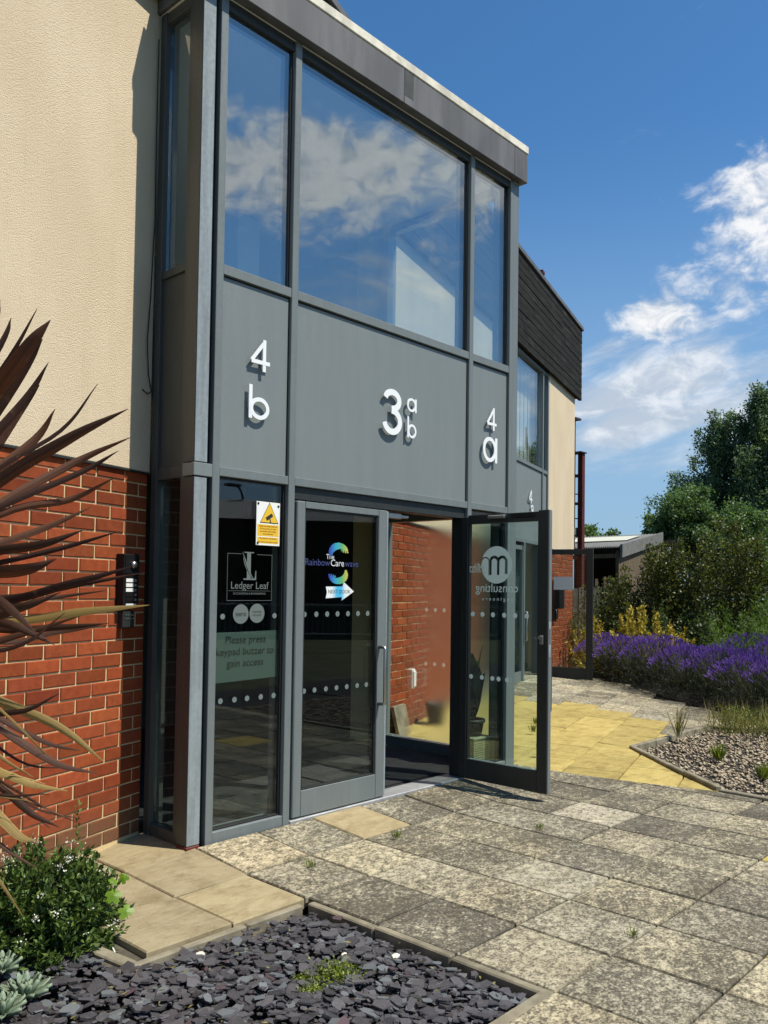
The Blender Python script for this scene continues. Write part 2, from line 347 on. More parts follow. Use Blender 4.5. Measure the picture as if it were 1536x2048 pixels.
# plants
def leaf_mat(name, c0, c1, rough=.5, transl=.25, scale=7.0, tcol=None):
    m, t, b = mat(name)
    at = t.node('ShaderNodeAttribute', attribute_name='tone')
    c = t.mix(at.outputs['Fac'], c0 + (1,), c1 + (1,))
    if name.endswith('sword_leaf'):
        ac = t.node('ShaderNodeAttribute', attribute_name='across')
        cb_ = t.node('ShaderNodeCombineXYZ'); t.put(cb_.inputs[0], t.math('MULTIPLY', ac.outputs['Fac'], 7.0)); gx = t.node('ShaderNodeSeparateXYZ'); t.l.new(t.geo(), gx.inputs[0])
        t.put(cb_.inputs[1], t.math('MULTIPLY', gx.outputs[2], 2.2)); t.put(cb_.inputs[2], t.math('MULTIPLY', gx.outputs[0], 1.5))
        vein = t.noise(cb_.outputs[0], 1.6, 4, .6)
        c = t.mix(t.ramp(vein, .35, .68, 0, .85), c, t.mix(1.0, c, (2.1, 1.9, 1.5, 1), 'MULTIPLY'))
        blot = t.noise(t.geo(), 24, 5, .65); c = t.mix(t.ramp(blot, .58, .75, 0, .6), c, (.16, .10, .05, 1))
        t.l.new(t.bump(vein, .5, .004), b.inputs['Normal'])
    t.l.new(c, b.inputs['Base Color']); b.inputs['Roughness'].default_value = rough; b.inputs['Specular IOR Level'].default_value = .35
    if transl:
        tl = t.node('ShaderNodeBsdfTranslucent')
        t.l.new(t.mix(1.0, c, (tcol or (1.5, 1.6, .8)) + (1,), 'MULTIPLY'), tl.inputs[0])
        mx = t.node('ShaderNodeMixShader'); mx.inputs[0].default_value = transl
        t.l.new(b.outputs[0], mx.inputs[1]); t.l.new(tl.outputs[0], mx.inputs[2])
        t.l.new(mx.outputs[0], t.n['Material Output'].inputs[0])
    return m
MT['birch'] = leaf_mat('birch_leaves', (.045, .082, .042), (.16, .23, .105), .5, .35)
MT['tree2'] = leaf_mat('broad_leaves', (.048, .092, .034), (.16, .24, .080), .5, .35)
MT['hedge'] = leaf_mat('hedge_leaves', (.024, .037, .008), (.135, .15, .030), .45, .3)
MT['hedgedark'] = leaf_mat('dark_shrub_leaves', (.020, .038, .011), (.085, .120, .034))
MT['yellow'] = leaf_mat('golden_leaves', (.20, .16, .02), (.62, .50, .08), .5, .3, 7, (1.1, 1.1, .6))
MT['fern'] = leaf_mat('feathery_green', (.05, .10, .012), (.14, .24, .03), .5, .35)
MT['lavleaf'] = leaf_mat('lavender_foliage', (.022, .030, .018), (.075, .085, .055), .7, .1)
MT['lavflower'] = leaf_mat('lavender_flowers', (.085, .040, .22), (.27, .155, .54), .7, .15, 7, (1.1, 1, 1.2))
MT['hebe'] = leaf_mat('glossy_shrub_leaves', (.016, .040, .010), (.135, .20, .045), .30, .15)
MT['petal'] = leaf_mat('white_petals', (.55, .56, .42), (.82, .82, .70), .7, .2, 7, (1, 1, 1))
MT['lime'] = leaf_mat('lime_vine_leaf', (.09, .18, .012), (.17, .28, .025), .4, .3)
MT['sedum'] = leaf_mat('small_green_weed', (.07, .11, .015), (.24, .28, .04), .45, .2)
MT['succ'] = leaf_mat('grey_green_succulent', (.085, .125, .08), (.20, .26, .175), .55, .05)
MT['dry'] = leaf_mat('dry_grass', (.14, .12, .04), (.32, .30, .10), .8, .2)
MT['phorm'] = leaf_mat('bronze_sword_leaf', (.028, .012, .009), (.115, .056, .034), .6, .18, 7, (1.6, .9, .4))
MT['phormy'] = leaf_mat('yellowing_sword_leaf', (.15, .105, .035), (.34, .26, .11), .62, .2)
MT['bark'] = plain('bark', (.05, .04, .03), .9, var=.4, bump=.6)
MT['potdark'] = plain('dark_pot', (.02, .024, .022), .5)
MT['wicker'] = plain('pale_wicker', (.34, .32, .20), .8, var=.2)
MT['bag'] = plain('dark_green_cover', (.010, .020, .018), .6)

# ------------------------------------------------------------------ object helpers
WL = {}
def thing(name, label, cat, loc=(0, 0, 0), group=None, kind=None):
    o = bpy.data.objects.new(name, None); COL.objects.link(o); o.location = loc; o.empty_display_size = .1
    o['label'] = label; o['category'] = cat
    if group: o['group'] = group
    if kind: o['kind'] = kind
    WL[o.name] = Vector(loc); return o
def tag(o, label, cat, group=None):
    o['label'] = label; o['category'] = cat
    if group: o['group'] = group
    return o
def link(name, me, parent=None, kind=None, color=None, loc=None, rot=None, label=None):
    """link mesh (world coordinates unless loc is given) under parent"""
    o = bpy.data.objects.new(name, me); COL.objects.link(o)
    L = Vector(loc) if loc is not None else Vector((0, 0, 0))
    WL[o.name] = L.copy()
    if parent is not None:
        o.parent = parent; o.location = L - WL[parent.name]
    else: o.location = L
    if rot is not None: o.rotation_euler = rot
    if kind: o['kind'] = kind
    if label: o['label'] = label
    if color is not None: o.color = color
    return o

class MB:
    def __init__(s): s.v = []; s.f = []; s.t = []
    def add(s, vs, fs, tone=None):
        k = len(s.v); s.v += [tuple(v) for v in vs]; s.f += [tuple(i + k for i in f) for f in fs]
        if tone is not None: s.t += [tone] * len(vs)
        return s
    def box(s, x0, x1, y0, y1, z0, z1, c=.0025, fr=None):
        """chamfered box; fr maps (s, n, z) to world"""
        if x0 > x1: x0, x1 = x1, x0
        if y0 > y1: y0, y1 = y1, y0
        if z0 > z1: z0, z1 = z1, z0
        c = min(c, .3 * min(x1 - x0, y1 - y0, z1 - z0))
        X = (x0, x1); Y = (y0, y1); Z = (z0, z1); vs = []; ix = {}
        for i in (0, 1):
            for j in (0, 1):
                for k in (0, 1):
                    p = (X[i], Y[j], Z[k]); d = ((1, -1)[i] * c, (1, -1)[j] * c, (1, -1)[k] * c)
                    for a in range(3):
                        q = [p[m_] + (d[m_] if m_ != a else 0) for m_ in range(3)]
                        ix[i, j, k, a] = len(vs); vs.append(q)
        fs = []
        def q4(*l): fs.append(l)
        for i in (0, 1):
            for a in range(3):
                def key(u, v_):
                    t_ = [0, 0, 0]; t_[a] = i; t_[(a + 1) % 3] = u; t_[(a + 2) % 3] = v_; return ix[tuple(t_) + (a,)]
                l = (key(0, 0), key(1, 0), key(1, 1), key(0, 1)); q4(*(l if i else l[::-1]))
        for a in range(3):
            b_, c_ = (a + 1) % 3, (a + 2) % 3
            for u in (0, 1):
                for v_ in (0, 1):
                    k0 = [0, 0, 0]; k1 = [0, 0, 0]; k0[b_] = k1[b_] = u; k0[c_] = k1[c_] = v_; k1[a] = 1
                    l = (ix[tuple(k0) + (b_,)], ix[tuple(k1) + (b_,)], ix[tuple(k1) + (c_,)], ix[tuple(k0) + (c_,)])
                    q4(*(l if (u ^ v_) else l[::-1]))
        for i in (0, 1):
            for j in (0, 1):
                for k in (0, 1):
                    l = (ix[i, j, k, 0], ix[i, j, k, 1], ix[i, j, k, 2]); q4(*(l if (i + j + k) % 2 else l[::-1]))
        if fr: vs = [fr(*v) for v in vs]
        return s.add(vs, fs)
    def tube(s, pts, r, n=8, cap=True, tone=None):
        pts = [Vector(p) for p in pts]; m_ = len(pts); vs = []; fs = []
        rr = r if isinstance(r, (list, tuple)) else [r] * m_
        ref = None
        for i, p in enumerate(pts):
            d = (pts[min(i + 1, m_ - 1)] - pts[max(i - 1, 0)]).normalized()
            if ref is None: ref = d.orthogonal().normalized()
            a = (ref - d * ref.dot(d)); a = a.normalized() if a.length > 1e-5 else d.orthogonal().normalized(); ref = a; b_ = d.cross(a)
            for k in range(n):
                th = 2 * math.pi * k / n; vs.append(p + (a * math.cos(th) + b_ * math.sin(th)) * rr[i])
        for i in range(m_ - 1):
            for k in range(n):
                fs.append((i * n + k, i * n + (k + 1) % n, (i + 1) * n + (k + 1) % n, (i + 1) * n + k))
        if cap: fs.append(tuple(range(n))[::-1]); fs.append(tuple((m_ - 1) * n + k for k in range(n)))
        return s.add(vs, fs, tone)
    def prism(s, poly, fr, n0, n1):
        """polygon in (s,z) extruded along n from n0 (back) to n1 (front)"""
        k = len(poly); vs = [fr(p[0], n0, p[1]) for p in poly] + [fr(p[0], n1, p[1]) for p in poly]
        fs = [tuple(range(k, 2 * k)), tuple(range(k))[::-1]] + [(i, (i + 1) % k, k + (i + 1) % k, k + i) for i in range(k)]
        return s.add(vs, fs)
    def lathe(s, c, prof, n=20):
        vs = []; fs = []; m_ = len(prof)
        for r_, z in prof:
            for k in range(n):
                th = 2 * math.pi * k / n; vs.append((c[0] + r_ * math.cos(th), c[1] + r_ * math.sin(th), c[2] + z))
        for i in range(m_ - 1):
            for k in range(n): fs.append((i * n + k, i * n + (k + 1) % n, (i + 1) * n + (k + 1) % n, (i + 1) * n + k))
        fs.append(tuple(range(n))[::-1]); fs.append(tuple((m_ - 1) * n + k for k in range(n)))
        return s.add(vs, fs)
    def mesh(s, name, material, smooth=False, fix=True):
        me = bpy.data.meshes.new(name); me.from_pydata(s.v, [], s.f)
        if fix:
            bm = bmesh.new(); bm.from_mesh(me); bmesh.ops.recalc_face_normals(bm, faces=bm.faces); bm.to_mesh(me); bm.free()
        if s.t and len(s.t) == len(s.v):
            a = me.attributes.new('tone', 'FLOAT', 'POINT'); a.data.foreach_set('value', s.t)
        if material: me.materials.append(material)
        if smooth: me.polygons.foreach_set('use_smooth', [True] * len(me.polygons))
        me.update(); return me
    def build(s, name, m_, parent=None, smooth=False, **kw):
        return link(name, s.mesh(name, m_, smooth, kw.pop('fix', True)), parent, **kw)

def np_mesh(name, verts, quads, tones, material):
    me = bpy.data.meshes.new(name); nv, nf = len(verts), len(quads); k = quads.shape[1]
    me.vertices.add(nv); me.vertices.foreach_set('co', np.ascontiguousarray(verts, dtype=np.float32).ravel())
    me.loops.add(nf * k); me.loops.foreach_set('vertex_index', np.ascontiguousarray(quads, dtype=np.int32).ravel())
    me.polygons.add(nf); me.polygons.foreach_set('loop_start', np.arange(0, nf * k, k, dtype=np.int32))
    a = me.attributes.new('tone', 'FLOAT', 'POINT'); a.data.foreach_set('value', np.ascontiguousarray(tones, dtype=np.float32))
    me.materials.append(material); me.update(calc_edges=True); me.validate(); return me

def leaf_cloud(cent, L, Wd, up_bias=.3, dirs=None, tones=None, droop=0.0):
    """n leaves: each a folded diamond of two triangles-pairs (6 verts, 2 quads)"""
    n = len(cent); d = rng.normal(size=(n, 3)) if dirs is None else dirs + rng.normal(size=(n, 3)) * .25
    d[:, 2] += up_bias; d[:, 2] -= droop
    d /= np.linalg.norm(d, axis=1, keepdims=True)
    r_ = rng.normal(size=(n, 3)); sd = np.cross(d, r_); sd /= np.linalg.norm(sd, axis=1, keepdims=True) + 1e-9
    nn = np.cross(sd, d)
    L = L * rng.uniform(.7, 1.25, (n, 1)); Wd = Wd * rng.uniform(.75, 1.2, (n, 1))
    p0 = cent; p1 = cent + d * L * .45 + sd * Wd * .5 + nn * Wd * .12; p2 = cent + d * L * .45 - sd * Wd * .5 + nn * Wd * .12
    pm = cent + d * L * .45; p3 = cent + d * L - nn * L * .08
    V = np.stack([p0, p1, p3, pm, p2], 1).reshape(-1, 3)
    b0 = np.arange(n) * 5
    Q = np.concatenate([np.stack([b0, b0 + 1, b0 + 2, b0 + 3], 1), np.stack([b0, b0 + 3, b0 + 2, b0 + 4], 1)])
    T = np.repeat(rng.uniform(0, 1, n) if tones is None else tones, 5)
    return V, Q, T

class Frame:
    """wall frame: s along the wall, n outwards, z up"""
    def __init__(s, ox, oy, ang): s.o = (ox, oy); a = R(ang); s.d = (math.cos(a), math.sin(a)); s.n = (math.sin(a), -math.cos(a)); s.ang = a
    def __call__(s, a, n, z): return (s.o[0] + a * s.d[0] + n * s.n[0], s.o[1] + a * s.d[1] + n * s.n[1], z)
    def sn(s, x, y):
        X, Y = x - s.o[0], y - s.o[1]; return X * s.d[0] + Y * s.d[1], X * s.n[0] + Y * s.n[1]
FAC = Frame(0, 0, 0)                 # entrance bay front: s = x, n = -y
LW = Frame(0, .4644, 18.33)          # wall left of the bay
WG = Frame(3.18, 1.518, 17.0)        # wing wall right of the bay

def text_mesh(txt, size, fr, s0, z0, n, material, align='CENTER', mirror=False, extrude=.0006, shear=0.0, bold=0.0, sx=1.0):
    cu = bpy.data.curves.new('text', 'FONT'); cu.body = txt; cu.size = size; cu.align_x = align; cu.align_y = 'CENTER'
    cu.shear = shear; cu.offset = bold; cu.resolution_u = 3
    o = bpy.data.objects.new('lettering', cu); COL.objects.link(o)
    dg = bpy.context.evaluated_depsgraph_get(); me = bpy.data.meshes.new_from_object(o.evaluated_get(dg))
    bpy.data.objects.remove(o); bpy.data.curves.remove(cu)
    for v in me.vertices:
        x = v.co.x * sx; x = -x if mirror else x
        v.co = fr(s0 + x, n, z0 + v.co.y)
    me.materials.clear(); me.materials.append(material); return me
def raster(pred, x0, x1, z0, z1, cell, fr, n):
    """flat mark cut as rows of cells from a shape test"""
    mb = MB(); z = z0
    while z < z1:
        x = x0; start = None
        while x <= x1 + cell:
            inside = x <= x1 and pred(x + cell / 2, z + cell / 2)
            if inside and start is None: start = x
            if not inside and start is not None:
                mb.add([fr(start, n, z), fr(x, n, z), fr(x, n, z + cell), fr(start, n, z + cell)], [(0, 1, 2, 3)]); start = None
            x += cell
        z += cell
    return mb
# ------------------------------------------------------------------ ground
def wing_d(x, y): return WG.sn(x, y)
def ground_h(x, y):
    """paving: falls gently away from the doors, rises along the wing wall"""
    z = -.04
    s, n = WG.sn(x, y)
    if x > 3.15:
        hw = min(.15, .0 + .027 * max(s, 0)); z += (hw + .04) * max(0, min(1, (2.6 - n) / 2.6))
        if x < 3.5 and y < .3: z = max(z, -.04)
    cx = max(0, min(3.2, x)); d = math.hypot(x - cx, y - 0) if y < 0 else math.hypot(x - cx, 0)
    if x < 0 and y > 0: d = -x
    t_ = max(0, min(1, d / .6)); t_ = t_ * t_ * (3 - 2 * t_)
    if x <= 3.2: z = max(z, -.04 * t_) if x > -.6 else z
    else:
        k = max(0, min(1, (x - 3.2) / .6)); z = max(z, -.04 * max(t_, k)) if y < 0 else z
    return z

gm = MB(); gm.add([(-250, -250, -.35), (250, -250, -.35), (250, 250, -.35), (-250, 250, -.35)], [(0, 1, 2, 3)])
gm.build('ground', MT['lawn'], kind='structure')

def clip(poly, ax, ay, nx, ny):
    """keep the part of a 2-D polygon where (p - a).n >= 0"""
    out = []; k = len(poly)
    for i in range(k):
        p, q = poly[i], poly[(i + 1) % k]
        dp = (p[0] - ax) * nx + (p[1] - ay) * ny; dq = (q[0] - ax) * nx + (q[1] - ay) * ny
        if dp >= 0: out.append(p)
        if (dp >= 0) != (dq >= 0):
            u = dp / (dp - dq); out.append((p[0] + (q[0] - p[0]) * u, p[1] + (q[1] - p[1]) * u))
    return out
def area(p): return abs(sum(p[i][0] * p[(i + 1) % len(p)][1] - p[(i + 1) % len(p)][0] * p[i][1] for i in range(len(p)))) / 2
def inpoly(x, y, P):
    c = False; j = len(P) - 1
    for i in range(len(P)):
        if (P[i][1] > y) != (P[j][1] > y) and x < (P[j][0] - P[i][0]) * (y - P[i][1]) / (P[j][1] - P[i][1]) + P[i][0]: c = not c
        j = i
    return c
BOUND = ((3.34, -.30), (.272, -.962))        # where the two paving grids meet
BED = [(4.78, -.25), (6.68, -.25), (8.3, -3.2), (6.5, -6), (3.56, -6), (3.63, -1.85), (3.68, -1.48)]
LAVEDGE = [(9.75, 3.6), (8.93, 2.45), (8.33, 1.21), (7.88, .21), (7.38, -.64), (6.6, -1.9), (5.5, -3.2)]
SLATE = (-3.2, .03, -2.2, -.93)

bm_ = MB()
xs = [-4 + .6 * i for i in range(25)]; ys = [-6.3 + .6 * i for i in range(20)]
for i in range(len(xs) - 1):
    for j in range(len(ys) - 1):
        x, y = xs[i], ys[j]
        if SLATE[0] < x + .3 < SLATE[1] - .1 and SLATE[2] + .1 < y + .3 < SLATE[3] - .15: continue
        q = [(x, y), (x + .6, y), (x + .6, y + .6), (x, y + .6)]
        if q[0][0] > -.7 and q[1][0] < .7 and -2.9 < y < -.3: pass
        if inpoly(x + .3, y + .3, BED) or (x + .3 < -.95 and -2.2 < y + .3): continue
        bm_.add([(a, b_, ground_h(a, b_) - .030 - (.05 if (SLATE[0] < a < SLATE[1] + .02 and SLATE[2] - .02 < b_ < SLATE[3] + .02) else 0)) for a, b_ in q], [(0, 1, 2, 3)])
paving = bm_.build('paving', MT['joint'], kind='structure')

def slab(poly, material, color, lift=0.0):
    poly = [p for i, p in enumerate(poly) if math.hypot(p[0] - poly[i - 1][0], p[1] - poly[i - 1][1]) > .012]
    if len(poly) < 3 or area(poly) < .004: return None
    cx = sum(p[0] for p in poly) / len(poly); cy = sum(p[1] for p in poly) / len(poly)
    sgn = sum(poly[i][0] * poly[(i + 1) % len(poly)][1] - poly[(i + 1) % len(poly)][0] * poly[i][1] for i in range(len(poly)))
    if sgn < 0: poly = poly[::-1]
    k = len(poly); rows = []
    for ins, dz in ((0, -.05), (0, -.007), (.007, 0)):
        row = []
        for (x, y) in poly:
            L = math.hypot(cx - x, cy - y); x2, y2 = x + (cx - x) / L * ins, y + (cy - y) / L * ins
            row.append((x2, y2, ground_h(x, y) + dz + lift))
        rows += row
    fs = [tuple(range(2 * k, 3 * k))]
    for r_ in (0, 1):
        fs += [(r_ * k + i, r_ * k + (i + 1) % k, (r_ + 1) * k + (i + 1) % k, (r_ + 1) * k + i) for i in range(k)]
    o = MB().add(rows, fs).build('paving_slab', material, paving, color=color, fix=False)
    return o
def jit(v=.004): return rnd.uniform(-v, v)
GREY = [(.38, .342, .24), (.35, .318, .23), (.41, .365, .25), (.335, .308, .23)]
special = {(2, -1): ((.37, .30, .175), .22), (0, -1): ((.42, .36, .24), .50), (5, -3): ((.36, .33, .25), .38), (4, -4): ((.38, .34, .24), .62)}
GX, GY, PX, PY = .055, -.005, .433, .4525
for i in range(-4, 10):
    for j in range(-13, 2):
        x0, x1 = GX + PX * i, GX + PX * (i + 1); y0, y1 = GY + PY * j, GY + PY * (j + 1)
        if j == 0: continue_ = x0 > -.2
        g = .0045
        if j >= 0 and x0 > -.06 and x1 < 3.3: continue
        if j >= 1: continue
        if x1 < -2.4 and y0 > -1: pass
        q = [(x0 + g + jit(), y0 + g + jit()), (x1 - g + jit(), y0 + g + jit()), (x1 - g + jit(), y1 - g + jit()), (x0 + g + jit(), y1 - g + jit())]
        # cut out the slate bed with its edging
        xm, ym = (x0 + x1) / 2, (y0 + y1) / 2
        inbed = xm < .05 and -2.27 < ym < -.95
        if inbed or (xm < -.86 and ym > -2.3): continue
        q = clip(q, BOUND[0][0], BOUND[0][1], -BOUND[1][1] * -1, -BOUND[1][0] * 1) if False else clip(q, BOUND[0][0], BOUND[0][1], -.962, -.272)
        if len(q) < 3: continue
        if xm > 3 : q = clip(q, 3.66, -1.5, -1, -.02)
        if len(q) < 3: continue
        tan = x1 < .08 and y0 > -1.0
        if tan: col, mt = rnd.choice([(.335, .28, .172), (.36, .30, .18), (.32, .268, .168)]), MT['sand']; a = 1
        else:
            col = rnd.choice(GREY); mt = MT['slab']; a = rnd.choice([.55, .66, .74, .82, .9, .7, .5])
            if x0 > 1.2 and y0 < -.3: a = min(1, a + .12)
            if (i, j) in special: col, a = special[i, j]; mt = MT['sand'] if a < .3 else mt
            if (i, j) in ((4, -6), (4, -5), (1, -7)) and False: pass
        if (xm > 2.2 and xm < 2.8 and -2.8 < ym < -2.05) or (.9 < xm < 1.5 and ym < -2.62 and ym > -3.3): col, mt, a = (.47, .375, .115), MT['sand'], 1
        slab(q, mt, col + (a,), jit(.003))
# strip of narrow cut slabs closing the bed's outer edge
# grid along the wing wall: buff-yellow slabs by the wall, grey ones beyond
YEL = [(3.30, -.16), (3.68, -1.5), (4.78, -.25), (5.82, -.24), (5.98, .115), (6.43, .22), (6.63, 1.57), (6.60, 2.25), (6.4, 3.2), (3.1, 2.0), (3.1, .0)]
PU, PV = .60, .45
def path_side(x, y):
    """metres inside the path edge along the lavender"""
    best = 9
    for (a, b_) in zip(LAVEDGE, LAVEDGE[1:]):
        ex, ey = b_[0] - a[0], b_[1] - a[1]; L = math.hypot(ex, ey)
        best = min(best, ((x - a[0]) * ey - (y - a[1]) * ex) / L * -1 if False else best)
    return best
def lav_x(y):
    for (a, b_) in zip(LAVEDGE, LAVEDGE[1:]):
        if b_[1] <= y <= a[1]: return b_[0] + (a[0] - b_[0]) * (y - b_[1]) / (a[1] - b_[1])
    return LAVEDGE[0][0] + (y - LAVEDGE[0][1]) * .8 if y > LAVEDGE[0][1] else LAVEDGE[-1][0]
for iu in range(-2, 16):
    for iv in range(-2, 12):
        off = .3 if iv % 2 else 0
        u0 = iu * PU + off - .1; v0 = iv * PV + .02
        g = .0045
        q = [(u0 + g, v0 + g), (u0 + PU - g, v0 + g), (u0 + PU - g, v0 + PV - g), (u0 + g, v0 + PV - g)]
        q = [WG(a + jit(), b_ + jit(), 0)[:2] for a, b_ in q]
        q = clip(q, BOUND[0][0], BOUND[0][1], .962, .272)
        if len(q) < 3: continue
        # stay off the gravel bed: north edge and south-west edge
        cx = sum(p[0] for p in q) / len(q); cy = sum(p[1] for p in q) / len(q)
        ux, uy = 1.9, 0.0
        dxk, dyk = 4.78 - 3.68, -.25 + 1.48; L = math.hypot(dxk, dyk)
        parts_ = [q]
        if min(p[1] for p in q) < -.2 or min(p[0] for p in q) < 4.8 and cy < .3:
            ql = clip(clip(q, 4.785, 0, -1, 0), 3.68, -1.48, -dyk / L, dxk / L); qr = clip(q, 4.789, 0, 1, 0)
            qr = clip(qr, 4.78, -.212, 0, 1) if qr and min(p[0] for p in qr) < 6.7 else qr
            parts_ = [ql, qr]
        if cx > lav_x(cy) + .25 or cx > 10.6: continue
        lf_ = jit(.002); gc, ga = rnd.choice(GREY), rnd.choice([.6, .72, .85, .5]); k = rnd.uniform(.80, 1.06)
        for q in parts_:
            if len(q) < 3: continue
            cx = sum(p[0] for p in q) / len(q); cy = sum(p[1] for p in q) / len(q)
            if inpoly(cx, cy, BED) or cy < -3: continue
            if inpoly(cx, cy, YEL): slab(q, MT['sand'], (.46 * k, .365 * k, .125 * k, 1), lf_)
            else: slab(q, MT['slab'], gc + (ga,), lf_)

# edging round the slate bed
def edging(p, q, w_, z0, z1, n=3, mt='kerb', name='kerb_edging'):
    dx_, dy_ = q[0] - p[0], q[1] - p[1]; L = math.hypot(dx_, dy_); a = math.atan2(dy_, dx_)
    fr = lambda s, n_, z: (p[0] + s * math.cos(a) - n_ * math.sin(a), p[1] + s * math.sin(a) + n_ * math.cos(a), z)
    for k in range(n):
        j = jit(.004)
        MB().box(L * k / n + .003, L * (k + 1) / n - .003, -w_ / 2 + j, w_ / 2 + j, z0, z1 + jit(.003), .006, fr).build(name, MT[mt], paving)
edging((.038, -.955), (.038, -2.23), .042, -.12, -.043, 3)
edging((.0, -.940), (-1.0, -.940), .034, -.12, -.050, 3)
edging((.07, -2.235), (-1.6, -2.235), .048, -.12, -.045, 4)
edging((-.885, -.955), (-.925, -.62), .06, -.12, -.052, 1)
edging((4.80, -.235), (6.7, -.235), .05, -.15, -.010, 4)
edging((4.79, -.245), (3.69, -1.475), .05, -.15, -.006, 3)
edging((3.685, -1.49), (3.60, -3.2), .05, -.15, -.018, 3)

# slate bed
sb = MB(); sb.add([(-3.2, -2.22, -.105), (.03, -2.22, -.105), (.03, -.94, -.105), (-3.2, -.94, -.105)], [(0, 1, 2, 3)])
sb.add([(-3.2, -.94, -.107), (-.93, -.94, -.107), (-.93, .2, -.107), (-3.2, .2, -.107)], [(0, 1, 2, 3)])
slate = sb.build('slate_bed', MT['soil'], kind='structure')
def chip_shape(r_):
    k = r_.randint(5, 7); a0 = r_.uniform(0, 6.28); el_ = r_.uniform(.5, .85); th = r_.uniform(.07, .15)
    ps = []
    for i in range(k):
        a = a0 + 2 * math.pi * (i + r_.uniform(-.28, .28)) / k; q = r_.uniform(.72, 1.05)
        ps.append((q * math.cos(a), q * el_ * math.sin(a)))
    vs = [(x, y, -th) for x, y in ps] + [(x * .97, y * .97, th * r_.uniform(.5, 1)) for x, y in ps]
    fs = [tuple(range(k))[::-1], tuple(range(k, 2 * k))] + [(i, (i + 1) % k, k + (i + 1) % k, k + i) for i in range(k)]
    return vs, fs
chips = []
shapes = [chip_shape(rnd) for _ in range(14)]
chip_me = []
for vs, fs in shapes:
    m_ = MB(); m_.add(vs, fs, .0); chip_me.append(m_.mesh('slate_chip', MT['slate']))
def chip_place(big):
    while True:
        x = rnd.uniform(-2.0, .0) if rnd.random() < .9 else rnd.uniform(-3.1, 0); y = rnd.uniform(-2.2, -.96) if rnd.random() < .72 or x > -.96 else rnd.uniform(-.96, -.3)
        sc = rnd.uniform(.024, .047) if big else rnd.uniform(.009, .026)
        if x + sc < .012 and not (x > -.93 and y + sc > -.965): break
    lay = rnd.random()
    z = -.074 + lay * (.034 if big else .028)
    if x > -.16: z -= .012
    return x, y, z, sc, (rnd.gauss(0, .17), rnd.gauss(0, .17), rnd.uniform(0, 6.28))
vis = 0
for i in range(290):
    x, y, z, sc, rot = chip_place(True)
    if x < -1.55: x = rnd.uniform(-1.5, -.03); y = rnd.uniform(-2.15, -1.0)
    o = link('slate_chip', rnd.choice(chip_me), slate, loc=(x, y, z + .006), rot=rot); o.scale = (sc, sc, sc * rnd.uniform(.6, 1.1))
sm = MB()
for i in range(5600):
    x, y, z, sc, rot = chip_place(i % 4 == 0)
    mt_ = Matrix.Translation((x, y, z)) @ Matrix.Rotation(rot[2], 4, 'Z') @ Matrix.Rotation(rot[0], 4, 'X') @ Matrix.Rotation(rot[1], 4, 'Y')
    vs, fs = rnd.choice(shapes)
    sm.add([mt_ @ Vector((a * sc, b_ * sc, c_ * sc * .8)) for a, b_, c_ in vs], fs, rnd.random())
sm.build('slate_chippings', MT['slate'], slate, kind='stuff')
# a few pale stones lying on the slate
for px, py, r_, nm in ((-.66, -1.06, .026, 'pinkish'), (-.115, -1.63, .020, 'w'), (-.25, -1.47, .014, 'w')):
    m_ = MB(); bm = bmesh.new(); bmesh.ops.create_icosphere(bm, subdivisions=2, radius=1)
    for v in bm.verts: v.co *= rnd.uniform(.82, 1.12)
    m_.add([(px + v.co.x * r_, py + v.co.y * r_ * .75, -.050 + v.co.z * r_ * .5) for v in bm.verts], [tuple(v.index for v in f.verts) for f in bm.faces]); bm.free()
    m_.build('pale_stone', MT['coping'], slate)

lt = []
for i in range(90): lt.append((rnd.uniform(-1.6, -.02), rnd.uniform(-2.15, -.98) if i % 3 else rnd.uniform(-1.25, -.97), -.042 + rnd.uniform(0, .006)))
V, Q, T = leaf_cloud(np.array(lt), .028, .008, 0.0, np.array([(math.cos(i), math.sin(i), 0) for i in range(90)]) * 4)
link('leaf_litter', np_mesh('leaf_litter', V, Q, T, MT['dry']), slate, kind='stuff')
# gravel bed
gb = MB(); gb.add([(x, y, -.075) for x, y in BED], [tuple(range(len(BED)))]); gb.build('gravel_bed', MT['soil'], kind='structure')
PV_, PQ_, PT_ = [], [], []
octv = np.array([(1, 0, 0), (-1, 0, 0), (0, 1, 0), (0, -1, 0), (0, 0, 1), (0, 0, -1)], float)
octf = np.array([(0, 2, 4), (2, 1, 4), (1, 3, 4), (3, 0, 4), (2, 0, 5), (1, 2, 5), (3, 1, 5), (0, 3, 5)])
n = 0; vs, fs, ts = [], [], []
while n < 12500:
    x = rnd.uniform(3.55, 8.2); y = rnd.uniform(-4.4, -.27)
    if not inpoly(x, y, BED): continue
    r_ = rnd.uniform(.010, .022); a = rnd.uniform(0, 6.28); c_, s_ = math.cos(a), math.sin(a)
    v = octv * np.array([r_ * rnd.uniform(.8, 1.4), r_ * rnd.uniform(.7, 1.1), r_ * rnd.uniform(.5, .8)])
    v = np.stack([v[:, 0] * c_ - v[:, 1] * s_ + x, v[:, 0] * s_ + v[:, 1] * c_ + y, v[:, 2] - .068 + rnd.uniform(0, .014)], 1)
    vs.append(v); fs.append(octf + 6 * n); ts.append(np.full(6, rnd.random() ** 1.2)); n += 1
link('gravel', np_mesh('gravel', np.concatenate(vs), np.concatenate(fs), np.concatenate(ts), MT['gravel']), None, kind='stuff')
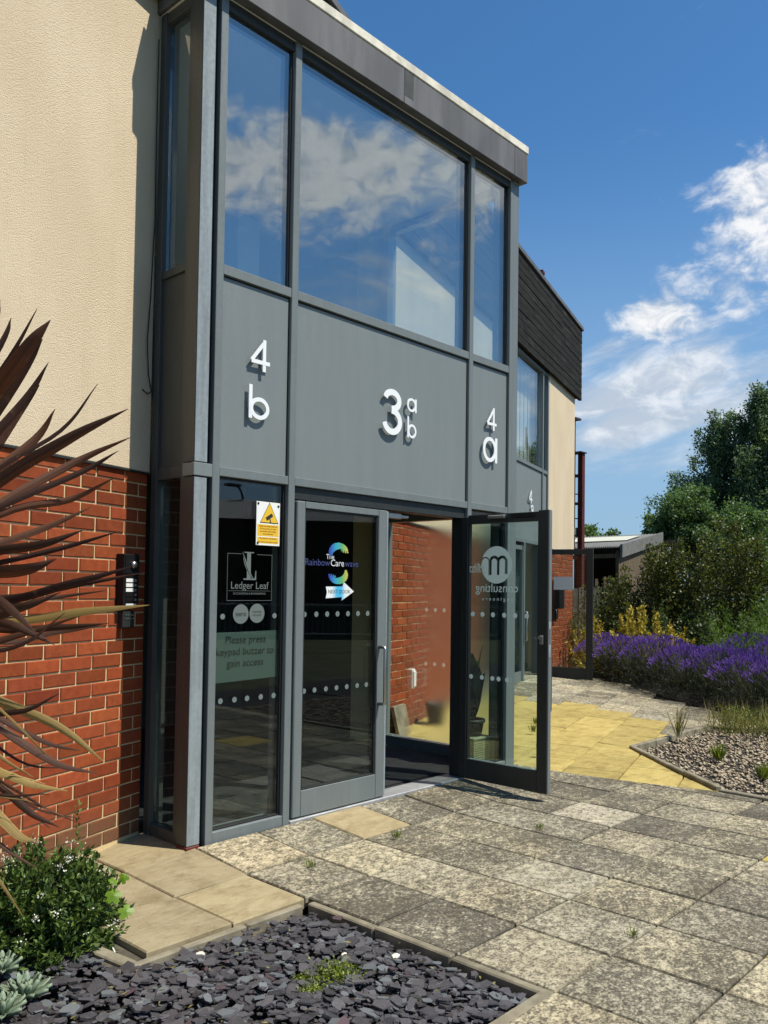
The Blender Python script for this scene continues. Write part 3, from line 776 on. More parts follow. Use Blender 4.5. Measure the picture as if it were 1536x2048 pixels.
# planting soil beyond the path
sv = []
for y in [4.5, 3.6, 2.45, 1.21, .21, -.64, -1.9, -3.2, -6]:
    xx = lav_x(y) if y >= -3.2 else 5.5
    sv.append((xx + .12, y, ground_h(xx, y) - .02))
pb = sv + [(30, -6, .0), (30, 12, .1), (10.5, 12, .1)]
MB().add(pb, [tuple(range(len(pb)))]).build('planting_soil', MT['soil'], kind='structure', fix=False)

# ------------------------------------------------------------------ the building
bld = thing('office_building', 'long office building of red brick, cream render and black timber boards behind the glazed entrances', 'building', (3.18, 1.518, 0))
def P(name, mb, m_, parent=bld, **kw): return mb.build(name, MT[m_], parent, **kw)
BZ = 2.027; BP = .0748
def joint_s(row, base): return base + (.113 if row % 2 else 0)
# left wall
lw_back = P('wall', MB().box(-6.5, -.002, -.30, -.006, -.3, 2.095, .001, LW), 'mortar')
P('render_wall', MB().box(-6.5, .0, -.30, .014, 2.098, 4.95, .004, LW), 'render')
wg_back = P('wall', MB().box(.0, 3.86, -.30, -.006, -.3, 2.118, .001, WG).box(6.14, 7.95, -.30, -.006, -.3, 2.118, .001, WG).box(7.65, 7.94, -8, -.31, -.3, 2.118, .001, WG), 'mortar')
P('render_wall', MB().box(.0, 3.86, -.30, .014, 2.121, 4.95, .004, WG).box(6.14, 7.965, -.30, .014, 2.121, 4.95, .004, WG).box(7.65, 7.964, -8, -.31, 2.121, 4.95, .004, WG), 'render')
bricks = []
def brick_mesh(L, seed):
    r_ = random.Random(seed); hh = .0330
    mb = MB(); c = .004
    v = [(-L / 2, .03, -hh), (L / 2, .03, -hh), (L / 2, .03, hh), (-L / 2, .03, hh)]
    v += [(x, 0.003, z) for x, _, z in v[:4]]
    v += [(math.copysign(abs(x) - c, x) + r_.uniform(-.001, .001), -r_.uniform(0, .0015), math.copysign(hh - c, z)) for x, _, z in v[:4]]
    fs = [(8, 9, 10, 11)] + [(4 + i, 4 + (i + 1) % 4, 8 + (i + 1) % 4, 8 + i) for i in range(4)] + [(i, (i + 1) % 4, 4 + (i + 1) % 4, 4 + i) for i in range(4)]
    return mb.add(v, fs)
b_full = [brick_mesh(.2165, k).mesh('brick', MT['brick']) for k in range(5)]
stuffL, stuffW = MB(), MB()
def lay(fr, s0, s1, row_n, base, parent, indiv, stuff, ztop=BZ, low_brown=False, skip=None):
    cnt = 0
    for r_ in range(row_n + 1):
        z = ztop - BP * r_ + BP / 2; jb = joint_s(r_, base)
        hh = .0325
        if r_ == 0: pass
        k0 = math.floor((s0 - jb) / .2265) - 1
        for k in range(k0, k0 + int((s1 - s0) / .2265) + 4):
            a, b_ = jb + k * .2265 + .005, jb + (k + 1) * .2265 - .005
            a2, b2 = max(a, s0), min(b_, s1)
            if b2 - a2 < .02: continue
            if skip and skip(a2, b2, z): continue
            mid = (a2 + b2) / 2; whole = b2 - a2 > .21
            jz = jit(.0012); js = jit(.0015); jn = rnd.uniform(-.0015, .0025)
            tone = rnd.uniform(.70, 1.22)
            col = (tone, tone * rnd.uniform(.92, 1.06), tone * rnd.uniform(.9, 1.05), 1)
            if low_brown and r_ >= row_n - 1: col = (.72, 1.25, 1.7, 1)
            if indiv(mid, z):
                me = rnd.choice(b_full) if whole else brick_mesh(b2 - a2, k * 31 + r_).mesh('brick', MT['brick'])
                p = fr(mid + js, jn, z + jz)
                link('brick', me, parent, color=col, loc=p, rot=(jit(.004), jit(.006), fr.ang + jit(.006))); cnt += 1
            else:
                mb = brick_mesh(b2 - a2, k * 7 + r_)
                stuff.add([fr(mid + x, jn - y, z + zz) for x, y, zz in mb.v], mb.f)
    return cnt
nL = lay(LW, -3.2, -.004, 27, -.19, lw_back, lambda s, z: s > -1.17, stuffL, low_brown=True)
nW = lay(WG, .02, 3.84, 27, .06, wg_back, lambda s, z: s < .98 and z > .0, stuffW, 2.05)
nW += lay(WG, 6.16, 7.93, 27, 6.3, wg_back, lambda s, z: s > 6.2 and s < 7.3 and z > 1.5, stuffW, 2.05)
print('bricks', nL, nW)
P('brickwork', stuffL, 'brick', lw_back, kind='stuff'); P('brickwork', stuffW, 'brick', wg_back, kind='stuff')
# bead under the render, coloured dark to paint its shadow line on the brick
for f_, a_, b_, z_ in ((LW, -6.5, -.004, 2.086), (WG, 0, 3.86, 2.108), (WG, 6.14, 7.968, 2.108)): P('render_shadow_bead', MB().box(a_, b_, -.004, .018, z_, z_ + .011, .001, f_), 'shaded_frame')
# timber boards
def boards(fr, s0, s1, cuts, z0=4.92, z1=6.2, nb=11):
    bh = (z1 - z0) / nb
    for i in range(nb):
        edges = [s0] + [c + rnd.uniform(-.5, .5) for c in cuts] + [s1]
        for a, b_ in zip(edges, edges[1:]):
            z = z0 + i * bh; n0 = .085 + jit(.0025)
            vs = [fr(s, n, zz) for s in (a + .003, b_ - .003) for n, zz in ((.03, z), (n0, z), (n0 - .005, z + bh + .002), (.03, z + bh + .002))]
            fs = [(0, 1, 2, 3), (4, 7, 6, 5), (0, 4, 5, 1), (1, 5, 6, 2), (2, 6, 7, 3)]
            P('timber_board', MB().add(vs, fs), 'timber')
boards(LW, -3.4, 3.34, [-.6, 1.4]); boards(WG, .02, 8.2, [2.2, 4.6, 6.4])
P('timber_backing', MB().box(-6.5, 3.36, -.3, .028, 4.952, 6.2, .001, LW).box(.02, 8.17, -.3, .028, 4.952, 6.2, .001, WG).box(7.9, 8.18, -8, -.31, 4.92, 6.2, .001, WG), 'timber')
P('parapet_cap', MB().box(-6.5, 3.34, -.35, .11, 6.205, 6.275, .006, LW), 'fascia')
P('parapet_cap', MB().box(.03, 8.24, -.35, .11, 6.205, 6.275, .006, WG).box(7.9, 8.24, -8, -.36, 6.205, 6.275, .006, WG), 'fascia')
P('flat_roof', MB().box(-6.5, 3.2, -8, -.36, 6.0, 6.15, .01, LW).box(1.2, 7.89, -8, -.36, 6.0, 6.15, .01, WG), 'roofsheet')
P('parapet_clip', MB().box(5.3, 5.42, -.05, .12, 6.278, 6.33, .004, WG), 'rust')

# hanging cable on the left wall
cb = [(-.02, .03, 4.683), (-.021, .028, 4.045), (-.012, .024, 3.611), (-.035, .024, 3.119), (-.062, .030, 2.863), (-.055, .032, 2.75), (-.043, .028, 2.667), (-.006, .022, 2.576), (-.05, .026, 2.555), (-.092, .022, 2.575)]
cp = []
for i in range(len(cb) - 1):
    for k in range(4):
        u = k / 4; p0, p1 = cb[i], cb[i + 1]; cp.append(LW(p0[0] + (p1[0] - p0[0]) * u - .006, p0[1] + (p1[1] - p0[1]) * u, p0[2] + (p1[2] - p0[2]) * u))
cp.append(LW(*cb[-1]))
tag(MB().tube(cp, .0032, 6).build('loose_cable', MT['black'], smooth=True), 'thin black cable hanging loose down the cream wall beside the glazed corner', 'cable')
# ------------------------------------------------------------------ entrance bay
bay = thing('entrance_bay', 'grey framed two storey glazed entrance bay with open door, jutting from the brick wall', 'entrance', (0, 0, 0), 'glazed entrance bays')
def B(name, mb, m_, parent=bay, **kw): return mb.build(name, MT[m_], parent, **kw)
def FB(*a, c=.0025): return MB().box(*a, c, FAC)      # s0,s1,n0,n1,z0,z1
SD = lambda s, n, z: (-n, s, z)                         # left return (n outwards = -x)
RT = lambda s, n, z: (3.183 + n, s, z)                  # right return (n outwards = +x)
ZT = 4.84
B('corner_post', FB(0, .086, -.10, -.0045, .012, 2.045), 'side'); B('face_plate', FB(.002, .085, -.004, 0, .014, 2.043, c=.0015), 'post')  # body colour carries the shade, lighter plate is the front face
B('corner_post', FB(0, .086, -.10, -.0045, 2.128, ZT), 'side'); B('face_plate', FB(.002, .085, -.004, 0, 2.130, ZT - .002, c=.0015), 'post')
B('post_collar', FB(-.006, .119, -.106, .006, 2.05, 2.123), 'panel')
B('post_base', FB(-.004, .084, -.09, .006, -.035, .010), 'red')
B('gap_backing', FB(.0865, .1225, -.14, -.034, 0, 2.048).box(.0865, .1225, -.14, -.034, 2.125, ZT, .001, FAC), 'dark')
for s0, s1 in ((.123, .174), (.690, .742), (2.513, 2.563), (3.059, 3.104)):
    B('mullion', FB(s0, s1, -.15, 0, -.008 if s0 < 2.4 else .0, ZT), 'frame')
B('corner_post', FB(3.105, 3.183, -.10, -.003, 0, ZT), 'frame')
for s0, s1 in ((.1745, .6895), (.7425, 2.5125), (2.5635, 3.0585)):
    B('transom', FB(s0, s1, -.13, -.003, 3.224, 3.281), 'frame')
    B('transom', FB(s0, s1, -.13, -.003, 2.065, 2.117), 'frame')
    B('spandrel_panel', FB(s0, s1 - .0085, -.07, -.021, 2.1175, 3.2145), 'panel')
    B('gasket_and_shade', FB(s1 - .008, s1, -.07, -.0225, 2.1175, 3.2235, c=.0008).box(s0, s1 - .0085, -.07, -.0225, 3.215, 3.2235, .0008, FAC), 'dark')  # gasket joint, also painting the mullion and transom shadow along two panel edges
    B('head_frame', FB(s0, s1, -.13, -.012, 4.775, ZT), 'shaded_frame')
    gp_ = B('window_pane', FB(s0 + .001, s1 - .001, -.056, -.036, 3.2815, 4.7745, c=.001), 'glass_up')
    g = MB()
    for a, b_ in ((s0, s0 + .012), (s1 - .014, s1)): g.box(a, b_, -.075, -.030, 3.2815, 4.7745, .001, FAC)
    B('gasket_and_shade', g, 'dark')
for s0, s1 in ((.1745, .6895), (2.5635, 3.0585)):
    B('bottom_rail', FB(s0, s1, -.13, -.004, -.008, .056), 'frame')
    pane = B('window_pane', FB(s0 + .001, s1 - .001, -.056, -.036, .0565, 2.0645, c=.001), 'glass_low')
    g = MB()
    for a, b_ in ((s0, s0 + .008), (s1 - .016, s1)): g.box(a, b_, -.075, -.030, .0565, 2.0645, .001, FAC)
    g.box(s0 + .008, s1 - .016, -.075, -.030, .0565, .066, .001, FAC).box(s0 + .008, s1 - .016, -.075, -.030, 2.055, 2.0645, .001, FAC)
    B('gasket_and_shade', g, 'dark')
    if s0 < 1: pane_a = pane
B('threshold', FB(.7425, 2.5125, -.16, .008, -.012, .014, c=.004), 'alu')
B('damp_course', FB(.7425, 2.5125, -.05, .012, -.05, -.0125), 'red')
B('door_frame', FB(.7425, 2.5125, -.12, -.026, 1.985, 2.0645).box(.7425, .764, -.12, -.03, .017, 1.984, .002, FAC).box(2.468, 2.5125, -.12, -.012, .017, 1.984, .002, FAC), 'shaded_frame')

# glass manifestation dots
def dot(parent, fr, s, n, z, r_=.0165, mt='dot'):
    k = 16; mb = MB().add([fr(s + r_ * math.cos(2 * math.pi * i / k), n, z + r_ * math.sin(2 * math.pi * i / k)) for i in range(k)], [tuple(range(k))])
    return B('dot', mb, mt, parent)
for s in (.239, .625): dot(pane_a, FAC, s, -.034, 1.264)
for s in (.235, .335, .427, .530, .629): dot(pane_a, FAC, s, -.034, .782)
for s in (2.66, 2.76, 2.86, 2.96):
    pass

# left (closed) door leaf
dl = B('door', FB(.766, .838, -.055, -.002, .022, 1.975, c=.006).box(1.512, 1.592, -.055, -.002, .022, 1.975, .004, FAC).box(.8385, 1.5115, -.053, -.004, .022, .180, .002, FAC).box(.8385, 1.5115, -.053, -.004, 1.934, 1.975, .002, FAC), 'frame')
B('pane', FB(.839, 1.511, -.040, -.020, .1805, 1.9335, c=.001), 'glass_door', dl)
g = MB()
g.box(.8385, .850, -.05, -.012, .1805, 1.9335, .001, FAC).box(1.497, 1.5115, -.05, -.012, .1805, 1.9335, .001, FAC)
g.box(.850, 1.497, -.05, -.012, .1805, .1885, .001, FAC).box(.850, 1.497, -.05, -.012, 1.922, 1.9335, .001, FAC)
B('gasket_and_shade', g, 'dark', dl)
B('meeting_stile', FB(1.5935, 1.618, -.05, -.008, .022, 1.972, c=.006), 'post', dl)
hs = 1.528
hp = [(hs - .030, .0, 1.055), (hs, .045, 1.05), (hs, .055, 1.035), (hs, .055, .70), (hs, .055, .675), (hs, .045, .66), (hs - .03, .0, .655)]
hp = [(hs, -.002, 1.04), (hs, .040, 1.04), (hs, .052, 1.036), (hs, .056, 1.024), (hs, .056, .672), (hs, .052, .66), (hs, .040, .656), (hs, -.002, .656)]
B('door_handle', MB().tube([FAC(*p) for p in hp], .0115, 10), 'steel', dl, smooth=True)
for s in (.855, .956, 1.051, 1.144, 1.240, 1.335, 1.428): dot(dl, FAC, s, -.018, 1.269, .0175)
for s in (.862, .951, 1.050, 1.145, 1.239, 1.337, 1.425): dot(dl, FAC, s, -.018, .791, .0165)
B('door_closer', MB().box(1.63, 1.82, -.10, -.066, 1.935, 1.975, .004, FAC).box(1.80, 1.90, -.10, -.07, 1.945, 1.965, .003, FAC), 'steel')

# right leaf, standing open at a right angle to the front
LF = lambda s, n, z: (2.452 - n, .018 - s, z)            # n towards the doorway (-x)
def leaf_skin(n0, n1): return MB().box(0, .066, n0, n1, .018, 1.99, .003, LF).box(.690, .772, n0, n1, .018, 2.012, .003, LF).box(.0665, .6895, n0 + .001, n1 - .001, .018, .166, .002, LF).box(.0665, .6895, n0 + .001, n1 - .001, 1.936, 2.003, .002, LF)
dr = B('door', leaf_skin(-.052, -.0145), 'frame', label='open grey door leaf standing out at a right angle with lettering seen in reverse')
B('shaded_skin', leaf_skin(-.014, 0), 'shaded_frame', dr)  # dark layer puts the shade of the leaf's inner side into its colour
B('pane', MB().box(.067, .689, -.036, -.016, .1665, 1.9355, .001, LF), 'glass_door', dr)
g = MB()
g.box(.0665, .074, -.044, -.008, .1665, 1.9355, .001, LF).box(.682, .6895, -.044, -.008, .1665, 1.9355, .001, LF)
B('gasket_and_shade', g, 'dark', dr)
B('lock_plate', MB().box(.7725, .7745, -.040, -.012, .97, 1.22, .0005, LF), 'alu', dr)
B('lock_keep', MB().box(.7748, .7754, -.032, -.020, 1.06, 1.17, .0002, LF), 'dark', dr)
B('lock_cylinder', MB().box(.712, .742, .0005, .014, 1.06, 1.125, .003, LF).tube([LF(.727, .004, 1.108), LF(.727, .040, 1.108)], .013, 12), 'steel', dr)
hp = [(.730, -.053, 1.04), (.730, -.095, 1.04), (.730, -.107, 1.03), (.730, -.110, 1.015), (.730, -.110, .60), (.730, -.107, .585), (.730, -.095, .577), (.730, -.053, .577)]
B('door_handle', MB().tube([LF(*p) for p in hp], .0115, 10), 'steel', dr, smooth=True)
B('door_closer', MB().box(.27, .42, .0005, .034, 1.965, 1.99, .004, LF), 'steel', dr)
B('closer_cover', MB().box(.46, .66, .0005, .010, 1.965, 2.0, .002, LF), 'black', dr)
for s in (.03, .11, .20, .295, .395, .49, .59):
    if s > .07: dot(dr, LF, s, -.0145, 1.255, .0185, 'tvinyl')
for s in (.10, .20, .295, .35, .425): dot(dr, LF, s, -.0145, .785, .0175, 'tvinyl')
# frosted lettering on the open leaf, reversed because it is read from outside
cs, cz, cr = .322, 1.625, .138
def mpred(x, z):
    u, v = (x - cs), (z - cz)
    if u * u + v * v > cr * cr: return False
    # m-shaped arches cut out, stems to the lower edge
    def arch(c, r_, w_, zt, zb):
        d = math.hypot(u - c, v - zt)
        if v >= zt: return abs(d - r_) < w_
        return zb < v < zt and (abs(abs(u - c) - r_) < w_)
    return not (arch(.052, .036, .011, .022, -.068) or arch(-.020, .036, .011, .022, -.075) or arch(-.100, .036, .006, .02, -.075))
B('door_logo', raster(mpred, cs - cr, cs + cr, cz - cr, cz + cr, .0035, LF, -.0142), 'tvinyl', dr)
link('door_lettering', text_mesh('consulting', .094, LF, .325, 1.452, -.0142, MT['tvinyl'], mirror=False, sx=-1.0), dr)
link('door_lettering', text_mesh('e n g i n e e r s', .040, LF, .335, 1.372, -.0142, MT['tvinyl'], sx=-1.15), dr)
link('door_lettering', text_mesh('Milton', .105, LF, .135, 1.60, -.0140, MT['tvinyl'], sx=-.62, shear=.5), dr)

# left return of the bay
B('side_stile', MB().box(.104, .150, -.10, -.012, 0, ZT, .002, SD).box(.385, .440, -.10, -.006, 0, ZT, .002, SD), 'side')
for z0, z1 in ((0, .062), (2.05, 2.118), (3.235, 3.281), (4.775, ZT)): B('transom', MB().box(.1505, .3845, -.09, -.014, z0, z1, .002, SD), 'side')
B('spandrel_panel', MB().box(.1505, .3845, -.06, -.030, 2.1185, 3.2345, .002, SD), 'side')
B('window_pane', MB().box(.151, .384, -.056, -.036, .0625, 2.0495, .001, SD), 'glass_low')
B('window_pane', MB().box(.151, .384, -.056, -.036, 3.2815, 4.7745, .001, SD), 'glass_up')
# right return of the bay
B('side_stile', MB().box(.0, .098, -.09, -.001, 0, ZT, .002, lambda s, n, z: RT(s + .1005, n, z)).box(1.375, 1.50, -.12, -.002, 0, ZT, .002, RT), 'frame')
for z0, z1 in ((0, .095), (2.05, 2.118), (3.224, 3.281), (4.775, ZT)): B('transom', MB().box(.199, 1.3745, -.10, -.003, z0, z1, .002, RT), 'frame')
B('spandrel_panel', MB().box(.199, 1.3745, -.06, -.021, 2.1185, 3.2235, .002, RT), 'panel')
rp = B('window_pane', MB().box(.1995, 1.374, -.056, -.036, .0955, 2.0495, .001, RT), 'glass_low')
B('frosted_film', MB().add([RT(.21, -.0585, .10), RT(1.365, -.0585, .10), RT(1.365, -.0585, 2.045), RT(.21, -.0585, 2.045)], [(0, 1, 2, 3)]), 'frost', rp)
for s in (.52, .62, .72, .82, .92): dot(rp, RT, s, -.0345, 1.255, .0185, 'tdot'); dot(rp, RT, s, -.0345, .775, .0185, 'tdot')
B('window_pane', MB().box(.1995, 1.374, -.056, -.036, 3.2815, 4.7745, .001, RT), 'glass_low')
# roof edge
def fz_box(s0, s1): return FB(s0, s1, -.30, .060, ZT + .002, 5.085, c=.004)
for s0, s1 in ((-.022, 1.640), (1.643, 3.02), (3.0225, 3.213)): B('fascia_panel', fz_box(s0, s1), 'fascia')
B('fascia_panel', MB().box(.302, .50, -.30, .022, ZT + .002, 5.085, .004, SD), 'fascia')
B('fascia_panel', MB().box(.302, 1.58, -.30, .030, ZT + .002, 5.085, .004, RT), 'fascia')
B('stain', FB(1.648, 1.74, .0605, .0612, 4.90, 5.08, c=.0002), 'fascia_stain')
B('coping', FB(-.03, 3.222, -.16, .066, 5.087, 5.155, c=.006), 'coping')
B('coping', MB().box(.162, 1.6, -.18, .016, 5.087, 5.142, .012, RT), 'coping')
B('flat_roof', MB().add([(.0, .16, 5.10), (3.18, .16, 5.10), (3.18, 1.6, 5.10), (.0, .6, 5.10)], [(0, 1, 2, 3)]), 'roofsheet')

# interior
def S_(name, mb, m_): return mb.build(name, MT[m_], None, kind='structure')
S_('lobby_floor', MB().add([(.09, .135, .004), (3.08, .135, .004), (3.08, 3.6, .004), (.09, 3.6, .004)], [(0, 1, 2, 3)]), 'carpet')
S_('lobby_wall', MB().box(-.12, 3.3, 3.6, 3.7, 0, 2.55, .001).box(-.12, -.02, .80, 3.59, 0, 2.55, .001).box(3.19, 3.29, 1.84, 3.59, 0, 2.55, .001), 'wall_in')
S_('upper_floor', MB().add([(.09, .16, 2.56), (3.07, .16, 2.56), (3.07, 1.4, 2.56), (3.28, 1.84, 2.56), (3.28, 3.69, 2.56), (-.1, 3.69, 2.56), (-.1, .85, 2.56), (.09, .45, 2.56)] + [(.09, .16, 3.1), (3.07, .16, 3.1), (3.07, 1.4, 3.1), (3.28, 1.84, 3.1), (3.28, 3.69, 3.1), (-.1, 3.69, 3.1), (-.1, .85, 3.1), (.09, .45, 3.1)],
    [tuple(range(8))[::-1], tuple(range(8, 16))] + [(i, (i + 1) % 8, 8 + (i + 1) % 8, 8 + i) for i in range(8)]), 'wall_up')
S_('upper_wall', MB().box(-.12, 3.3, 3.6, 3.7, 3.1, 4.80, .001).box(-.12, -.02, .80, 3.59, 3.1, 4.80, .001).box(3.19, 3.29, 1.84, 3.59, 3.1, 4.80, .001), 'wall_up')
S_('upper_ceiling', MB().add([(.0, .0, 4.838), (3.18, .0, 4.838), (3.18, 1.5, 4.838), (3.3, 1.7, 4.838), (3.3, 3.69, 4.838), (-.1, 3.69, 4.838), (-.1, .6, 4.838), (0, .45, 4.838)], [tuple(range(8))[::-1]]), 'ceil_in')
tag(MB().box(1.95, 2.2, 2.2, 2.45, 3.105, 4.83, .004).build('column', MT['ceil_in']), 'pale square column in the upper room behind the wide pane', 'column')
# entrance mat
tag(MB().box(1.62, 2.46, .22, 1.35, .006, .016, .004).build('door_mat', MT['carpet']), 'dark ribbed entrance mat on the lobby floor inside the open door', 'mat')

# number signs on the panels
def strip(path, w_, fr, n0, n1, closed=False):
    k = len(path); Lp, Rp = [], []
    for i in range(k):
        if closed: a, b_ = path[i - 1], path[(i + 1) % k]
        else: a, b_ = path[max(i - 1, 0)], path[min(i + 1, k - 1)]
        dx_, dy_ = b_[0] - a[0], b_[1] - a[1]; l = math.hypot(dx_, dy_); nx, ny = -dy_ / l * w_ / 2, dx_ / l * w_ / 2
        Lp.append((path[i][0] + nx, path[i][1] + ny)); Rp.append((path[i][0] - nx, path[i][1] - ny))
    mb = MB(); vs = []
    for nn in (n0, n1):
        for q in (Lp, Rp): vs += [fr(p[0], nn, p[1]) for p in q]
    fs = []; m_ = k if closed else k - 1
    for i in range(m_):
        j = (i + 1) % k
        fs += [(2 * k + i, 2 * k + j, 3 * k + j, 3 * k + i), (i, k + i, k + j, j), (i, j, 2 * k + j, 2 * k + i), (k + i, 3 * k + i, 3 * k + j, k + j)]
    if not closed:
        fs += [(0, 2 * k, 3 * k, k), (k - 1, 2 * k - 1, 4 * k - 1, 3 * k - 1)]
    return mb.add(vs, fs)
def arc(cx, cz, a, b_, t0, t1, k=22): return [(cx + a * math.cos(R(t0 + (t1 - t0) * i / k)), cz + b_ * math.sin(R(t0 + (t1 - t0) * i / k))) for i in range(k + 1)]
def join(*mbs):
    o = MB()
    for m_ in mbs: o.add(m_.v, m_.f)
    return o
def pins(fr, pts):
    m_ = MB()
    for s, z in pts: m_.tube([fr(s, -.021, z), fr(s, -.006, z)], .004, 6)
    return m_
def four(s0, z0, w_, h, t_, fr=FAC, base=.008):
    st = s0 + w_ * .80; zb = z0 + h * .27
    ap = (st, z0 + h)
    tri_o = [(s0, zb), (st - t_ * .5, zb)]
    a = strip([(s0 + t_ * .55, zb), (s0 + w_, zb)], t_, fr, base - .006, base + .0006)
    b_ = strip([(st - t_ * .5, z0), (st - t_ * .5, z0 + h * .985)], t_, fr, base - .006, base)
    c_ = strip([(s0 + t_ * .62, zb + t_ * .1), (st - t_ * .35, z0 + h - t_ * .6)], t_ * .92, fr, base - .006, base - .0006)
    return join(a, b_, c_)
def letter_b(s0, z0, w_, h, t_, fr=FAC, base=.008):
    rb = h * .335
    a = strip([(s0 + t_ / 2, z0), (s0 + t_ / 2, z0 + h)], t_, fr, base - .006, base)
    c_ = strip(arc(s0 + t_ * .5 + (w_ - t_) / 2 + .004, z0 + rb - t_ * .1, (w_ - t_) / 2 - .002, rb - t_ * .5, 0, 360, 30)[:-1], t_, fr, base - .006, base + .0006, True)
    return join(a, c_)
def letter_a(s0, z0, w_, h, t_, fr=FAC, base=.008):
    a = strip([(s0 + w_ - t_ / 2, z0), (s0 + w_ - t_ / 2, z0 + h)], t_, fr, base - .006, base)
    c_ = strip(arc(s0 + (w_ - t_) / 2 + .002, z0 + h / 2, (w_ - t_) / 2, h / 2 - t_ * .5, 0, 360, 30)[:-1], t_, fr, base - .006, base + .0006, True)
    return join(a, c_)
def three(s0, z0, w_, h, t_, fr=FAC, base=.008):
    r1, r2 = h * .235 - t_ / 2 + .004, h * .285 - t_ / 2 + .004
    a1, a2 = w_ * .455 - t_ / 2, w_ * .5 - t_ / 2
    z1 = z0 + h - t_ / 2 - r1; z2 = z0 + t_ / 2 + r2; cx = s0 + w_ * .5
    up_ = arc(cx, z1, a1, r1, 168, -78); lo = arc(cx, z2, a2, r2, 84, -168)
    a = strip(up_ + [(cx - w_ * .04, z1 - r1)], t_, fr, base - .006, base)
    b_ = strip([(cx - w_ * .04, z2 + r2)] + lo, t_, fr, base - .006, base + .0006)
    return join(a, b_)
def sign(label, loc, parts):
    o = thing('unit_number', label, 'number sign', loc, 'white unit numbers over the entrances')
    for nm, mb in parts: mb.build(nm, MT['white'], o)
    return o
sign('white raised unit number 4 over b on the narrow left panel', FAC(.44, 0, 2.43), [('numeral', four(.366, 2.716, .152, .194, .0235)), ('letter', letter_b(.366, 2.428, .152, .198, .0245))])
sign('large white 3 with small a and b beside it on the wide middle panel', FAC(1.68, 0, 2.5), [('numeral', three(1.518, 2.505, .205, .32, .043)), ('letter', letter_a(1.782, 2.698, .098, .098, .0165)), ('letter', letter_b(1.782, 2.512, .096, .15, .0165))])
sign('white raised unit number 4 over a large a on the narrow right panel', FAC(2.8, 0, 2.43), [('numeral', four(2.738, 2.712, .135, .185, .022)), ('letter', letter_a(2.705, 2.455, .182, .200, .030))])

# notices and decals on the left pane
cs_ = thing('warning_sign', 'small white and yellow camera warning sign fixed to the glass of the left pane', 'warning sign', FAC(.56, -.03, 1.7))
k_ = lambda s: .973 * s
kz = lambda z: 1.436 + .973 * (z - 1.476)
s0, s1, z0, z1 = .470, .652, 1.686, 1.948
FS = FAC
cs_b = FB(s0, s1, -.0355, -.032, z0, z1, c=.001).build('sign_board', MT['signwhite'], cs_)
def tri(cx, zb, w_, h, n, m_, name, parent): return MB().add([FAC(cx - w_ / 2, n, zb), FAC(cx + w_ / 2, n, zb), FAC(cx, n, zb + h)], [(0, 1, 2)]).build(name, MT[m_], parent)
cx = (s0 + s1) / 2 + .008
tri(cx, 1.820, .146, .128, -.0316, 'ink', 'triangle_edge', cs_); tri(cx, 1.8255, .132, .116, -.0313, 'signyellow', 'triangle', cs_)
FR2 = lambda a: (lambda s, n, z: FAC(cx + s * math.cos(a) - z * math.sin(a), n, 1.858 + s * math.sin(a) + z * math.cos(a)))
MB().box(-.028, .028, -.0312, -.0308, -.010, .012, .0001, FR2(.55)).build('camera_mark', MT['ink'], cs_)
MB().box(-.004, .004, -.0312, -.0309, -.036, -.008, .0001, FR2(.3)).box(.0, .048, -.0312, -.0309, -.036, -.031, .0001, FR2(-.05)).build('camera_bracket_mark', MT['ink'], cs_)
MB().add([FAC(s0 + .008, -.0316, 1.742), FAC(s1 - .008, -.0316, 1.742), FAC(s1 - .008, -.0316, 1.812), FAC(s0 + .008, -.0316, 1.812)], [(0, 1, 2, 3)]).build('yellow_field', MT['signyellow'], cs_)
MB().add([FAC(s0 + .008, -.0316, 1.698), FAC(s1 - .008, -.0316, 1.698), FAC(s1 - .008, -.0316, 1.736), FAC(s0 + .008, -.0316, 1.736)], [(0, 1, 2, 3)]).build('yellow_field', MT['signyellow'], cs_)
for i, tx in enumerate(('Images are being monitored', 'for the purpose of crime', 'prevention, public safety', 'and prosecution')):
    link('sign_lettering', text_mesh(tx, .0125, FAC, cx - .008, 1.802 - .0155 * i, -.0312, MT['signred'], bold=.0002), cs_)
for i, tx in enumerate(('This scheme is controlled by', 'For further information contact')):
    link('sign_lettering', text_mesh(tx, .0115, FAC, cx - .008, 1.729 - .022 * i, -.0312, MT['signred'], bold=.0002), cs_)
scr = MB()
for s, z in ((s0 + .012, z1 - .012), (s1 - .014, z1 - .02), (s0 + .012, z0 + .014)): scr.tube([FAC(s, -.032, z), FAC(s, -.029, z)], .007, 10)
scr.build('sign_screw', MT['black'], cs_)

